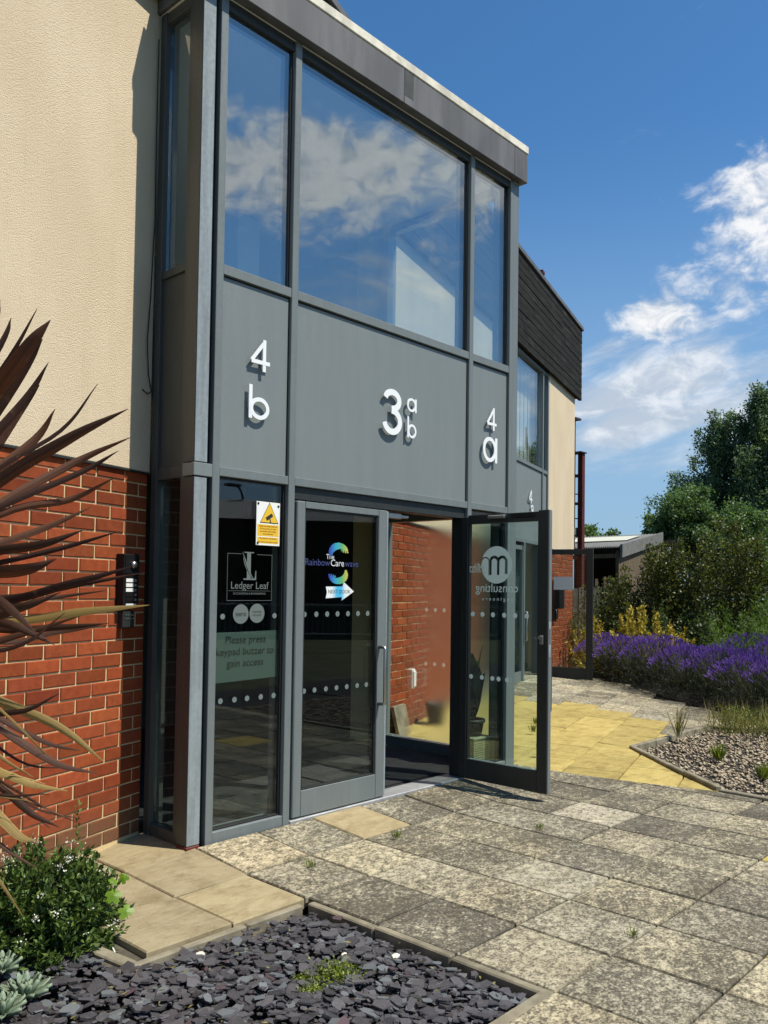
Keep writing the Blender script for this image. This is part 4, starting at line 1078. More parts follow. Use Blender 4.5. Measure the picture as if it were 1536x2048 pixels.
nt = thing('notice', 'green tinted paper notice asking visitors to press the keypad buzzer, behind the left pane', 'notice', FAC(.44, -.06, 1.0))
MB().add([FAC(.19, -.0615, kz(.905)), FAC(.675, -.0615, kz(.916)), FAC(.672, -.0615, kz(1.207)), FAC(.19, -.0615, kz(1.203))], [(0, 1, 2, 3)]).build('notice_sheet', MT['notice'], nt)
for i, tx in enumerate(('Please press', 'keypad buzzer to', 'gain access')):
    link('notice_lettering', text_mesh(tx, .062, FAC, .43 + (.0, .0, -.0)[i], 1.125 - .068 * i, -.0590, MT['ink'], shear=.06), nt)
dc = thing('window_decal', 'pale framed business logo with leaf shaped L and two round badges on the left pane', 'window decal', FAC(.43, -.034, 1.5))
N_ = -.0338
bx = MB(); x0, x1, za, zb = .265, .598, 1.355, 1.628
for a, b_, c_, d_ in ((x0, x1, za, za + .002), (x0, x0 + .002, za + .002, zb), (x1 - .002, x1, za + .002, zb), (x0, .365, zb, zb + .002), (.482, x1, zb, zb + .002), (x0 + .01, x1 - .01, 1.412, 1.4135)):
    bx.add([FAC(a, N_, c_), FAC(b_, N_, c_), FAC(b_, N_, d_), FAC(a, N_, d_)], [(0, 1, 2, 3)])
bx.build('decal_frame', MT['vinyl'], dc)
def lpred(x, z):
    u = (x - .375) / .105; v = (z - 1.477) / .165
    if u < 0 or u > 1 or v < 0 or v > 1: return False
    stem = .30 < u < .58; top = v > .955 and .12 < u < .78; bot = v < .05 and .08 < u < .95
    lv = abs(u - (.92 - 1.02 * min(1, max(0, (v - .02) / .95)) ** .55 * .9)) < .10 * math.sin(math.pi * min(1, max(0, v / .95))) + .012 and v > .03
    edge = abs(u - (.80 - 1.00 * min(1, max(0, (v - .02) / .95)) ** .6 * .82)) < .022 and v > .06 and v < .9
    rt_ = .86 < u < .98 and v < .34 and u > .86 + (v * .18)
    return (stem or top or bot or lv or rt_) and not (edge and not top)
raster(lpred, .37, .485, 1.475, 1.645, .0022, FAC, N_).build('decal_letter', MT['vinyl'], dc)
link('decal_lettering', text_mesh('Ledger Leaf', .060, FAC, .431, 1.443, N_, MT['vinyl'], sx=1.0), dc)
link('decal_lettering', text_mesh('ACCOUNTING & BOOKKEEPING', .0165, FAC, .431, 1.396, N_, MT['vinyl']), dc)
def disc(cx, cz, r_, n, m_, name, parent):
    MB().add([FAC(cx + r_ * math.cos(R(12 * i)), n, cz + r_ * math.sin(R(12 * i))) for i in range(30)], [tuple(range(30))]).build(name, MT[m_], parent)
disc(.369, 1.277, .057, N_, 'vinyl', 'round_badge', dc); disc(.489, 1.280, .057, N_, 'vinyl', 'round_badge', dc)
link('badge_lettering', text_mesh('xero', .042, FAC, .369, 1.277, N_ + .0006, MT['ink'], bold=.0004), dc)
for i, tx in enumerate(('CERTIFIED', 'ADVISOR')): link('badge_lettering', text_mesh(tx, .0155, FAC, .489, 1.288 - .02 * i, N_ + .0006, MT['ink']), dc)

rb_ = thing('window_decal', 'rainbow coloured hand logo with arrow pointing right on the closed door glass', 'window decal', FAC(1.15, -.018, 1.5))
N2 = -.0178
def hand(flip):
    def f(x, z):
        u = (x - 1.145) / .088; v = (z - (1.672 if not flip else 1.522)) / .060
        if flip: u, v = -u, -v
        body = u * u + v * v < 1 and (u - .22) ** 2 + ((v + .52) / .95) ** 2 > .78 and v > -.55
        fing = False
        for k in range(4):     # fingers fanning from the tip of the crescent
            a = R(-52 - 20 * k); c0 = (.62 - .05 * k, .42 + .03 * k); du, dv = u - c0[0], v - c0[1]
            t_ = du * math.cos(a) + dv * math.sin(a); q = abs(-du * math.sin(a) + dv * math.cos(a))
            if 0 < t_ < .62 - .06 * k and q < .062: fing = True
        return body and not (u > .86 and v < .1) or fing
    return f
raster(hand(False), 1.03, 1.26, 1.58, 1.74, .003, FAC, N2).build('hand_mark', MT['rainbow'], rb_)
raster(hand(True), 1.03, 1.26, 1.46, 1.595, .003, FAC, N2 + .0004).build('hand_mark', MT['rainbow'], rb_)
link('decal_lettering', text_mesh('The', .046, FAC, 1.07, 1.637, N2, MT['inkwhite']), rb_)
link('decal_lettering', text_mesh('Rainbow', .062, FAC, 1.068, 1.597, N2, MT['inkblue'], align='RIGHT'), rb_)
link('decal_lettering', text_mesh('Care', .062, FAC, 1.073, 1.597, N2, MT['inkwhite'], align='LEFT'), rb_)
link('decal_lettering', text_mesh('wave', .062, FAC, 1.205, 1.597, N2, MT['inkblue'], align='LEFT'), rb_)
ar = [(1.035, 1.370), (1.18, 1.378), (1.178, 1.355), (1.292, 1.415), (1.195, 1.478), (1.185, 1.448), (1.035, 1.445), (1.045, 1.408)]
MB().add([FAC(s, N2, z) for s, z in ar], [tuple(range(8))]).build('arrow_mark', MT['arrow'], rb_)
link('decal_lettering', text_mesh('NEXT DOOR', .034, FAC, 1.155, 1.412, N2 + .0006, MT['ink']), rb_)

# entry phone on the brick wall
ic = thing('entry_phone', 'black door entry phone with camera and white name strips on the brick wall', 'entry phone', LW(-.19, .0, 1.2))
IB = lambda *a, c=.003: MB().box(*a, c, LW)
IB(-.252, -.128, .0, .060, 1.315, 1.612).build('housing', MT['black'], ic)
IB(-.247, -.133, .0605, .066, 1.50, 1.607, c=.002).build('camera_plate', MT['black'], ic)
cam_l = MB()
cam_l.lathe((0, 0, 0), [(.022, 0), (.021, .010), (.014, .018), (.004, .021)], 14)
cam_l.v = [LW(-.185 + x, .066 + z, 1.552 + y) for x, y, z in cam_l.v]
cam_l.build('camera_lens', MT['steel'], ic, smooth=True)
for i in range(5):
    z = 1.463 - i * .027
    IB(-.236, -.172, .0605, .063, z - .010, z + .010, c=.001).build('name_strip', MT['signwhite' if i < 3 else 'black'], ic)
    IB(-.164, -.150, .0605, .065, z - .007, z + .007, c=.002).build('call_button', MT['steel'], ic)
IB(-.235, -.150, .0605, .064, 1.322, 1.332, c=.001).build('name_strip', MT['inkwhite'], ic)
kp = thing('keypad', 'small dark metal keypad with steel buttons below the entry phone', 'keypad', LW(-.19, .0, 1.2))
IB(-.232, -.138, .0, .045, 1.195, 1.292, c=.006).build('housing', MT['potdark'], kp)
for i in range(4):
    for j in range(2):
        IB(-.214 + i * .019, -.204 + i * .019, .0455, .049, 1.268 - j * .02 - .004, 1.268 - j * .02 + .004, c=.0015).build('key', MT['steel'], kp)

# things in the lobby
bk = thing('laundry_basket', 'pale woven box basket standing under the plant pot inside the right hand pane', 'basket', (2.90, .30, .006))
for i in range(10):
    pass
def weave(x0, x1, y0, y1, z0, z1):
    mb = MB(); nz_, nx_ = 11, 9
    for i in range(nz_ + 1):
        z = z0 + (z1 - z0) * i / nz_
        mb.box(x0 - .001, x1 + .001, y0 - .003, y0 + .003, z - .005, z + .005, .001).box(x0 - .001, x1 + .001, y1 - .003, y1 + .003, z - .005, z + .005, .001)
        mb.box(x0 - .003, x0 + .003, y0, y1, z - .005, z + .005, .001).box(x1 - .003, x1 + .003, y0, y1, z - .005, z + .005, .001)
    for i in range(nx_ + 1):
        x = x0 + (x1 - x0) * i / nx_; y = y0 + (y1 - y0) * i / nx_
        mb.box(x - .004, x + .004, y0 - .0045, y0 + .0045, z0, z1, .001).box(x - .004, x + .004, y1 - .0045, y1 + .0045, z0, z1, .001)
        mb.box(x0 - .0045, x0 + .0045, y - .004, y + .004, z0, z1, .001).box(x1 - .0045, x1 + .0045, y - .004, y + .004, z0, z1, .001)
    return mb
weave(2.84, 3.06, .16, .38, .01, .22).build('woven_side', MT['wicker'], bk)
MB().box(2.83, 3.07, .15, .39, .222, .242, .006).build('lid', MT['wicker'], bk)
pp = thing('potted_plant', 'dark broad leaved pot plant standing on the woven basket in the lobby', 'pot plant', (2.95, .27, .243))
MB().lathe((2.95, .27, .243), [(.085, 0), (.105, .11), (.115, .112), (.115, .135), (.10, .135), (.095, .12)], 20).build('pot', MT['potdark'], pp, smooth=True)
for i in range(9):
    a = 2 * math.pi * i / 9 + .3; tl = rnd.uniform(.25, .55); ln = rnd.uniform(.42, .68)
    vs = []; kk = 7
    for j in range(kk + 1):
        u = j / kk; r_ = .03 + tl * u * u * .36; z = .37 + ln * u - .10 * u * u * tl; r_ *= .6; w_ = .075 * math.sin(math.pi * min(1, u * .93 + .07)) ** .8 + .004
        c_, s_ = math.cos(a), math.sin(a)
        for q in (-1, 0, 1): vs.append((2.95 + r_ * c_ - q * w_ * s_, .27 + r_ * s_ + q * w_ * c_, z + (0 if q else -.012)))
    fs = [(3 * j + q, 3 * j + q + 1, 3 * j + q + 4, 3 * j + q + 3) for j in range(kk) for q in (0, 1)]
    MB().add(vs, fs).build('leaf', MT['bag'], pp, smooth=True, fix=False)

# small things at the foot of the wing wall, seen through the frosted pane
o = thing('wall_light', 'small white outside wall box on the brick behind the frosted side pane', 'wall box', WG(.93, .03, .5))
MB().box(.88, .98, .001, .07, .42, .62, .008, WG).build('housing', MT['white'], o); MB().box(.89, .97, .0705, .085, .44, .60, .006, WG).build('cover', MT['white'], o)
o = thing('plant_pot', 'dark plant pot on the yellow slabs against the brick wall behind the frosted pane', 'pot', WG(1.25, .22, .05))
MB().lathe(WG(1.25, .22, .02), [(.08, 0), (.105, .2), (.115, .2), (.115, .235), (.1, .235), (.095, .2)], 18).build('pot', MT['potdark'], o, smooth=True)
MB().lathe(WG(1.25, .22, .215), [(.095, 0), (.05, .004), (.004, .006)], 12).build('soil', MT['soil'], o)
o = thing('leaning_slab', 'pale grey offcut of slab leaning on the brick wall beside the doorway', 'slab', WG(.42, .06, .03))
MB().box(-.14, .14, -.02, .02, 0, .30, .004, lambda s, n, z: WG(.36 + s, .11 + n - z * .25, .0 + z)).build('stone', MT['kerb'], o)

# ------------------------------------------------------------------ second entrance in the wing wall
bay2 = thing('entrance_bay', 'farther grey glazed entrance in the wing wall, mostly hidden by the open door', 'entrance', WG(5, 0, .09), 'glazed entrance bays')
def W2(*a, c=.0025): return MB().box(*a, c, WG)
zb = .09
for s0, s1 in ((3.87, 3.95), (4.78, 4.83), (5.76, 5.81), (6.07, 6.13)): W2(s0, s1, -.14, .02, zb, 4.918 if s0 != 4.78 else 2.139).build('mullion', MT['frame'], bay2)
for s0, s1 in ((3.9505, 5.7595), (5.8105, 6.0695)):
    for z0, z1 in ((2.14, 2.195), (3.29, 3.345), (4.87, 4.916)): W2(s0, s1, -.12, .016, z0, z1).build('transom', MT['frame'], bay2)
    W2(s0, s1, -.07, -.004, 2.1955, 3.2895).build('spandrel_panel', MT['panel'], bay2)
    W2(s0 + .001, s1 - .001, -.05, -.03, 3.3455, 4.8695, c=.001).build('window_pane', MT['glass_up'], bay2)
W2(5.8105, 6.0695, -.12, .014, zb, zb + .1).build('bottom_rail', MT['frame'], bay2)
W2(5.811, 6.069, -.05, -.03, zb + .101, 2.139, c=.001).build('window_pane', MT['glass_low'], bay2)
W2(3.9505, 5.7595, -.14, .05, zb - .06, zb + .015, c=.004).build('threshold', MT['alu'], bay2)
for k in range(9):
    a = 3.97 + k * .21; W2(a, a + .17, -.20, -.195, 3.35, 4.86, c=.0005).build('blind_slat', MT['screen'], bay2)
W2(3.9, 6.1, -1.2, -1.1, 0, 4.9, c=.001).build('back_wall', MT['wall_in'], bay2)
W2(3.9, 6.1, -1.09, -.15, zb, zb + .012, c=.001).build('floor', MT['carpet'], bay2)
d2 = W2(3.97, 4.06, -.05, -.004, zb + .02, 2.09).box(4.755, 4.84, -.05, .006, zb + .02, 2.09, .003, WG).box(4.0605, 4.7545, -.048, -.006, zb + .02, zb + .18, .002, WG).box(4.0605, 4.7545, -.048, -.006, 2.03, 2.09, .002, WG).build('door', MT['frame'], bay2)
W2(4.061, 4.754, -.036, -.016, zb + .181, 2.029, c=.001).build('pane', MT['glass_door'], d2)
MB().tube([WG(4.80, .004, 1.13), WG(4.80, .06, 1.13), WG(4.80, .062, .72), WG(4.80, .004, .70)], .012, 8).build('door_handle', MT['steel'], d2, smooth=True)
L2 = lambda s, n, z: WG(5.70 + n, .03 + s, z)
d3 = MB().box(0, .07, -.05, 0, zb + .02, 2.07, .003, L2).box(.70, .80, -.05, 0, zb + .02, 2.09, .003, L2).box(.0705, .6995, -.048, -.002, zb + .02, zb + .19, .002, L2).box(.0705, .6995, -.048, -.002, 2.0, 2.08, .002, L2).build('door', MT['shaded_frame'], bay2, label='open outer leaf of the farther entrance seen edge on beyond the near door')  # leaf coloured dark to stand in for the shade on its near side
MB().box(.071, .699, -.034, -.016, zb + .191, 1.999, .001, L2).build('pane', MT['glass_door'], d3)
MB().box(.20, .50, -.0375, -.0355, 1.46, 1.66, .0005, L2).build('paper_notice', MT['inkwhite'], d3)
MB().tube([L2(.745, .004, 1.16), L2(.745, .055, 1.15), L2(.745, .055, .72), L2(.745, .004, .71)], .012, 8).build('door_handle', MT['steel'], d3, smooth=True)
sign('white raised number 4 on the farther entrance above the open door top', WG(5.0, .0, 2.7), [('numeral', four(4.98, 2.74, .16, .20, .024, WG, .030)), ('letter', letter_a(5.10, 2.62, .10, .10, .02, WG, .030))])
lb = thing('letter_box', 'black letter box on the brick wall beside the farther open door', 'letter box', WG(6.62, 0, 1.05))
MB().box(6.48, 6.80, .003, .13, 1.15, 1.62, .008, WG).build('body', MT['black'], lb); MB().box(6.50, 6.78, .1305, .14, 1.50, 1.57, .003, WG).build('flap', MT['steel'], lb)
MB().box(6.50, 6.62, .003, .07, .98, 1.14, .006, WG).build('lower_box', MT['black'], lb)
# ------------------------------------------------------------------ plants close by
def catmull(P_, k=5):
    P_ = [Vector(p) for p in P_]; Q = [P_[0] * 2 - P_[1]] + P_ + [P_[-1] * 2 - P_[-2]]; out = []
    for i in range(1, len(Q) - 2):
        for j in range(k):
            t_ = j / k; a, b_, c_, d = Q[i - 1], Q[i], Q[i + 1], Q[i + 2]
            out.append(.5 * ((2 * b_) + (c_ - a) * t_ + (2 * a - 5 * b_ + 4 * c_ - d) * t_ ** 2 + (3 * b_ - a - 3 * c_ + d) * t_ ** 3))
    out.append(P_[-1]); return out
BASE = (-1.797, -.889, 1.418)
SW = [((-1.692,-1.025,1.865),(-1.572,-1.173,2.204),(-1.551,-1.2,2.295),.0194),((-1.67,-1.088,1.894),(-1.571,-1.246,2.154),(-1.518,-1.311,2.309),.0143),((-1.668,-1.163,1.886),(-1.583,-1.38,2.143),(-1.534,-1.438,2.244),.052),((-1.636,-1.047,1.821),(-1.503,-1.17,2.131),(-1.457,-1.226,2.243),.0494),((-1.604,-1.045,1.825),(-1.467,-1.132,2.052),(-1.418,-1.191,2.179),.0268),((-1.613,-.993,1.711),(-1.455,-1.07,2.028),(-1.413,-1.12,2.115),.0307),((-1.57,-1.005,1.748),(-1.394,-1.057,1.935),(-1.351,-1.11,2.044),.0312),((-1.59,-1.094,1.765),(-1.408,-1.265,1.941),(-1.33,-1.358,2.097),.0132),((-1.599,-1.157,1.727),(-1.444,-1.372,1.891),(-1.312,-1.521,1.996),.0381),((-1.523,-1.016,1.684),(-1.274,-1.112,1.866),(-1.143,-1.259,1.959),.0282),((-1.566,-1.041,1.654),(-1.31,-1.218,1.818),(-1.225,-1.315,1.893),.0205),((-1.489,-1.015,1.669),(-1.257,-1.05,1.739),(-1.15,-1.17,1.822),.0251),((-1.583,-1.092,1.544),(-1.431,-1.225,1.622),(-1.333,-1.335,1.69),.0231),((-1.614,-1.168,1.525),(-1.509,-1.358,1.558),(-1.42,-1.459,1.606),.0281),((-1.549,-1.09,1.496),(-1.36,-1.225,1.56),(-1.24,-1.359,1.616),.0168),((-1.643,-1.17,1.461),(-1.561,-1.372,1.478),(-1.498,-1.442,1.513),.0398),((-1.577,-1.164,1.375),(-1.407,-1.39,1.442),(-1.279,-1.532,1.498),.0254),((-1.545,-1.163,1.391),(-1.35,-1.379,1.443),(-1.231,-1.51,1.478),.0146),((-1.511,-1.087,1.364),(-1.353,-1.15,1.391),(-1.235,-1.28,1.417),.0136),((-1.575,-1.164,1.319),(-1.383,-1.412,1.352),(-1.246,-1.563,1.374),.0286),((-1.564,-1.101,1.292),(-1.386,-1.257,1.294),(-1.281,-1.373,1.309),.0231),((-1.54,-1.087,1.249),(-1.373,-1.197,1.274),(-1.272,-1.309,1.298),.0168),((-1.626,-1.141,1.239),(-1.541,-1.308,1.245),(-1.45,-1.413,1.348),.0125),((-1.627,-1.066,1.235),(-1.518,-1.186,1.262),(-1.347,-1.378,1.346),.0226),((-1.653,-1.066,1.06),(-1.522,-1.245,1.027),(-1.43,-1.348,1.088),.0191),((-1.635,-1.014,1.135),(-1.387,-1.242,.973),(-1.275,-1.358,.855),.0296),((-1.654,-1.067,1.108),(-1.453,-1.313,.886),(-1.339,-1.436,.836),.0254),((-1.589,-1.062,1.071),(-1.418,-1.205,.923),(-1.328,-1.301,.888),.0165),((-1.637,-1.115,.937),(-1.527,-1.303,.825),(-1.426,-1.412,.792),.0249),((-1.65,-1.065,.98),(-1.501,-1.253,.734),(-1.415,-1.343,.664),.0254),((-1.645,-1.14,.879),(-1.56,-1.334,.683),(-1.511,-1.387,.65),.0306),((-1.651,-1.127,.753),(-1.584,-1.306,.637),(-1.505,-1.389,.566),.0138),((-1.659,-1.152,.697),(-1.614,-1.344,.562),(-1.554,-1.404,.44),.012),((-1.639,-1.039,.944),(-1.501,-1.18,.753),(-1.41,-1.274,.646),.0162),((-1.686,-1.0,1.999),(-1.575,-1.099,2.286),(-1.556,-1.124,2.369),.0329),((-1.68,-1.112,1.413),(-1.6,-1.294,1.362),(-1.507,-1.397,1.387),.037),((-1.67,-1.09,1.333),(-1.56,-1.276,1.307),(-1.463,-1.379,1.246),.0313),((-1.66,-1.145,1.319),(-1.567,-1.359,1.363),(-1.486,-1.45,1.411),.0306)]
ph = thing('sword_leaved_shrub', 'bronze purple shrub with long sword shaped leaves reaching in front of the brick wall', 'shrub', (-1.83, -.86, -.1))
MB().tube([(-1.83, -.86, -.12), (-1.82, -.87, .6), (-1.80, -.885, 1.2), BASE], [.07, .06, .055, .04], 10).build('trunk', MT['bark'], ph, smooth=True)
viewp = Vector((-2.739, -3.936, 1.436))
def blade(pts, w_, m_, twist, tone):
    C = catmull([BASE] + [Vector(p) for p in pts], 6); k = len(C); vs = []; ts = []
    for i, p in enumerate(C):
        u = i / (k - 1); d = (C[min(i + 1, k - 1)] - C[max(i - 1, 0)]).normalized()
        toc = (viewp - p).normalized(); sd = d.cross(toc).normalized(); nn = sd.cross(d)
        a = twist * (1 - .5 * u); sd2 = sd * math.cos(a) + nn * math.sin(a); n2 = sd2.cross(d)
        prof = (.45 + .55 * min(1, u / .35)) * (1 - max(0, (u - .55) / .45) ** 1.5) * .5 * w_ + .0009
        vs += [p + sd2 * prof - n2 * prof * .30, p + n2 * prof * .12, p - sd2 * prof - n2 * prof * .30]
        ts += [tone * (.8 + .4 * (i % 2) * .2), tone * .75, tone]
    fs = [(3 * i + q, 3 * i + q + 1, 3 * i + q + 4, 3 * i + q + 3) for i in range(k - 1) for q in (0, 1)]
    mb = MB(); mb.v = [tuple(v) for v in vs]; mb.f = fs; mb.t = ts
    o = mb.build('leaf', MT[m_], ph, smooth=True, fix=False)
    at_ = o.data.attributes.new('across', 'FLOAT', 'POINT'); at_.data.foreach_set('value', [(-1.0, 0.0, 1.0)[q % 3] + tone * 5 for q in range(len(vs))])
    return o
yel = {6, 9, 11, 19, 22, 24, 25, 28, 30}
for i, (a, b_, c_, w_) in enumerate(SW):
    blade((a, b_, c_), w_ * 1.0, 'phormy' if i in {25, 28, 30, 32, 19} else 'phorm', rnd.uniform(-.55, .55), rnd.uniform(.0, .5) if i not in (6, 9, 11, 12) else .95)
for k in range(9):      # thin dead leaves hanging below the head
    x = -1.30 - rnd.uniform(0, .22); z = rnd.uniform(.62, 1.0)
    blade(((-1.64, -1.08, z + .22), (x - .12, -1.22 - rnd.uniform(0, .1), z + .04), (x, -1.30 - rnd.uniform(0, .12), z - rnd.uniform(-.04, .10))), rnd.uniform(.006, .013), 'phormy' if k % 2 else 'phorm', rnd.uniform(-.8, .8), rnd.uniform(.1, .9))
for k in range(26):     # the rest of the head, mostly out of the picture
    a = rnd.uniform(1.2, 5.0); e = rnd.uniform(-.5, 1.2); L = rnd.uniform(.55, .85)
    d = Vector((math.cos(a) * math.cos(e), math.sin(a) * math.cos(e), math.sin(e)))
    p = Vector(BASE)
    if p.y + d.y * L > -.05: d.y = abs(d.y) * .3
    blade((p + d * L * .35, p + d * L * .75 + Vector((0, 0, -.03)), p + d * L + Vector((0, 0, -.12))), .036, 'phorm', rnd.uniform(-.6, .6), rnd.uniform(0, .7))

# low shrub with white flowers
def bush(name, label, cat, c, rx, ry, rz, n, L, Wd, mt, group=None, shoots=70, seed=1, hollow=.55):
    o = thing(name, label, cat, (c[0], c[1], c[2]), group)
    cen, dirs = [], []
    for i in range(shoots):
        a = rnd.uniform(0, 6.283); e = math.asin(rnd.uniform(-.05, 1)); q = rnd.uniform(.80, 1.08)
        tip = np.array([c[0] + rx * q * math.cos(a) * math.cos(e), c[1] + ry * q * math.sin(a) * math.cos(e), c[2] + rz * q * math.sin(e)])
        root = np.array([c[0] + rx * .25 * math.cos(a), c[1] + ry * .25 * math.sin(a), c[2]])
        m_ = max(2, int(n / shoots)); u = rng.uniform(hollow, 1, (m_, 1))
        p = root + (tip - root) * u; cen.append(p + rng.normal(size=(m_, 3)) * L * .15)
        d = (tip - root) / (np.linalg.norm(tip - root) + 1e-6); rd = rng.normal(size=(m_, 3)); rd /= np.linalg.norm(rd, axis=1, keepdims=True)
        dirs.append(d * .75 + rd)
    cen = np.concatenate(cen); dirs = np.concatenate(dirs)
    V, Q, T = leaf_cloud(cen, L, Wd, .15, dirs)
    link('foliage', np_mesh('foliage', V, Q, T, MT[mt]), o)
    return o
HC = (-1.03, -.43, -.09)
hb = bush('flowering_shrub', 'low glossy green shrub dotted with white flowers at the foot of the brick wall', 'shrub', HC, .36, .34, .42, 21000, .034, .0135, 'hebe', shoots=330, hollow=.42)
HC2 = (-1.42, -.33, -.09)
st = MB()
for i in range(40):
    a = rnd.uniform(0, 6.28); e = rnd.uniform(.3, 1.5); st.tube([(HC[0], HC[1], HC[2]), (HC[0] + .3 * math.cos(a) * math.cos(e), HC[1] + .28 * math.sin(a) * math.cos(e), HC[2] + .36 * math.sin(e))], .003, 4)
st.build('stem', MT['bark'], hb)
fc, n = [], 0
for i in range(38):
    a = rnd.uniform(0, 6.283); e = math.asin(rnd.uniform(.02, 1)); q = rnd.uniform(.98, 1.10)
    p = np.array([HC[0] + .345 * q * math.cos(a) * math.cos(e), HC[1] + .33 * q * math.sin(a) * math.cos(e), HC[2] + .41 * q * math.sin(e)])
    r_ = rnd.uniform(.006, .015); fc.append(p + rng.normal(size=(rnd.randint(8, 26), 3)) * r_)
fc = np.concatenate(fc); V, Q, T = leaf_cloud(fc, .009, .007, .3)
link('flowers', np_mesh('flowers', V, Q, T, MT['petal']), hb)
# upright sprig at the back
sp_ = []
for i in range(26):
    z = .22 + i * .0075; a = i * 1.57
    sp_.append((-.73 + rnd.gauss(0, .002), -.18, z))
V, Q, T = leaf_cloud(np.array(sp_), .034, .012, .5, np.array([(math.cos(i * 1.57), math.sin(i * 1.57), .7) for i in range(26)]))
link('sprig', np_mesh('sprig', V, Q, T, MT['hebe']), hb)
h2 = bush('flowering_shrub', 'paler flowering shrub behind the sword leaves at the left edge of the picture', 'shrub', HC2, .24, .22, .50, 6000, .032, .012, 'hebe', shoots=120)
fc = []
for i in range(34):
    a = rnd.uniform(0, 6.283); e = math.asin(rnd.uniform(.1, 1)); p = np.array([HC2[0] + .22 * math.cos(a) * math.cos(e), HC2[1] + .22 * math.sin(a) * math.cos(e), HC2[2] + .5 * math.sin(e)])
    fc.append(p + rng.normal(size=(rnd.randint(12, 30), 3)) * .012)
fc = np.concatenate(fc); V, Q, T = leaf_cloud(fc, .011, .008, .3); link('flowers', np_mesh('flowers', V, Q, T, MT['petal']), h2)
# lime vine seedling
vn = thing('vine_seedling', 'bright lime lobed leaves of a young vine growing out of the flowering shrub', 'plant', (-.80, -.52, -.05))
def lobed(c, s, nrm, spin, parent):
    k = 20; nrm = Vector(nrm).normalized(); u = nrm.orthogonal().normalized(); v = nrm.cross(u); vs = [tuple(c)]; ts = [.3]
    for i in range(k):
        a = 2 * math.pi * i / k; r_ = s * (.62 + .38 * abs(math.cos(2.5 * a)) ** .7 + .05 * (i % 2)); 
        if i == 0: r_ = s * .35
        p = Vector(c) + (u * math.cos(a + spin) + v * math.sin(a + spin)) * r_ - nrm * r_ * .22
        vs.append(tuple(p)); ts.append(rnd.uniform(.4, 1))
    mb = MB(); mb.v = vs; mb.f = [(0, 1 + i, 1 + (i + 1) % k) for i in range(k)]; mb.t = ts
    mb.build('leaf', MT['lime'], parent, fix=False)
for (c, s, nrm, spin) in (((-.85, -.715, .150), .036, (-.45, -.6, .65), 0), ((-.80, -.735, .075), .034, (-.3, -.7, .65), 1), ((-.765, -.645, .185), .026, (-.7, -.5, .5), 2.2), ((-.83, -.68, .195), .022, (.2, -.6, .8), 3)):
    lobed(c, s, nrm, spin, vn)
MB().tube([(-.80, -.52, -.06), (-.82, -.64, .09), (-.80, -.66, .21)], .0025, 5).build('stem', MT['hebe'], vn)
# succulent rosettes
def rosette(c, r_, nl, label):
    o = thing('succulent', label, 'succulent', c, 'grey green rosettes at the corner')
    for ring, (cnt, tilt, sc) in enumerate(((nl, .35, 1.0), (nl - 2, .8, .85), (nl - 4, 1.2, .6))):
        for i in range(cnt):
            a = 2 * math.pi * (i + .5 * ring) / cnt + rnd.uniform(-.15, .15); L = r_ * sc; vs = []
            cd = Vector((math.cos(a), math.sin(a), 0)); sd = Vector((-math.sin(a), math.cos(a), 0)); t_ = tilt + rnd.uniform(-.12, .12)
            ax = cd * math.cos(t_) + Vector((0, 0, math.sin(t_))); nn = sd.cross(ax) * -1; kk = 6; ts = []
            for j in range(kk + 1):
                u = j / kk; w_ = r_ * .40 * sc * (math.sin(math.pi * (.16 + .80 * u)) ** .8) * (.55 + .6 * u) + .001; th = .10 * r_ * (1 - u) + .003
                p = Vector(c) + ax * L * u + nn * (L * .10 * u * u)
                vs += [p + sd * w_ * .5 + nn * .006, p - nn * th * .3, p - sd * w_ * .5 + nn * .006, p - nn * (th + .006)]; ts += [.4 + .6 * u] * 4
            fs = [(4 * j + q, 4 * j + (q + 1) % 4, 4 * j + 4 + (q + 1) % 4, 4 * j + 4 + q) for j in range(kk) for q in range(4)] + [(4 * kk, 4 * kk + 1, 4 * kk + 2, 4 * kk + 3)]
            mb = MB(); mb.v = [tuple(v) for v in vs]; mb.f = fs; mb.t = ts; mb.build('leaf', MT['succ'], o, smooth=True)
rosette((-1.30, -.90, -.05), .10, 11, 'grey green succulent rosette at the bottom left corner beside the slate chips, the larger one')
rosette((-1.30, -.70, -.02), .085, 10, 'smaller grey green succulent rosette tucked under the flowering shrub')
rosette((-1.42, -.98, -.045), .09, 10, 'grey green succulent rosette cut by the left picture edge')
# weeds in the slate
def weed(c, r_, h_, n, L, Wd, mt, name, label, group=None):
    o = thing(name, label, 'weed', c, group); cen = rng.normal(size=(n, 3)) * np.array([r_, r_ * .75, 0]) * .55; cen[:, 2] = rng.uniform(0, h_, n) * np.exp(-(cen[:, 0] / r_) ** 2 * .7); cen += np.array(c)
    V, Q, T = leaf_cloud(cen, L, Wd, .9); link('foliage', np_mesh('foliage', V, Q, T, MT[mt]), o); return o
weed((-.39, -1.575, -.065), .105, .045, 900, .013, .008, 'sedum', 'green_weed', 'largest bright green low weed clump growing among the slate chips')
weed((-.50, -1.52, -.065), .05, .03, 200, .012, .007, 'sedum', 'green_weed', 'small thin green weed sprig beside the big clump on the slate')
weed((-.555, -1.60, -.065), .05, .035, 220, .012, .007, 'sedum', 'green_weed', 'little yellowish weed tuft left of the big clump on the slate')
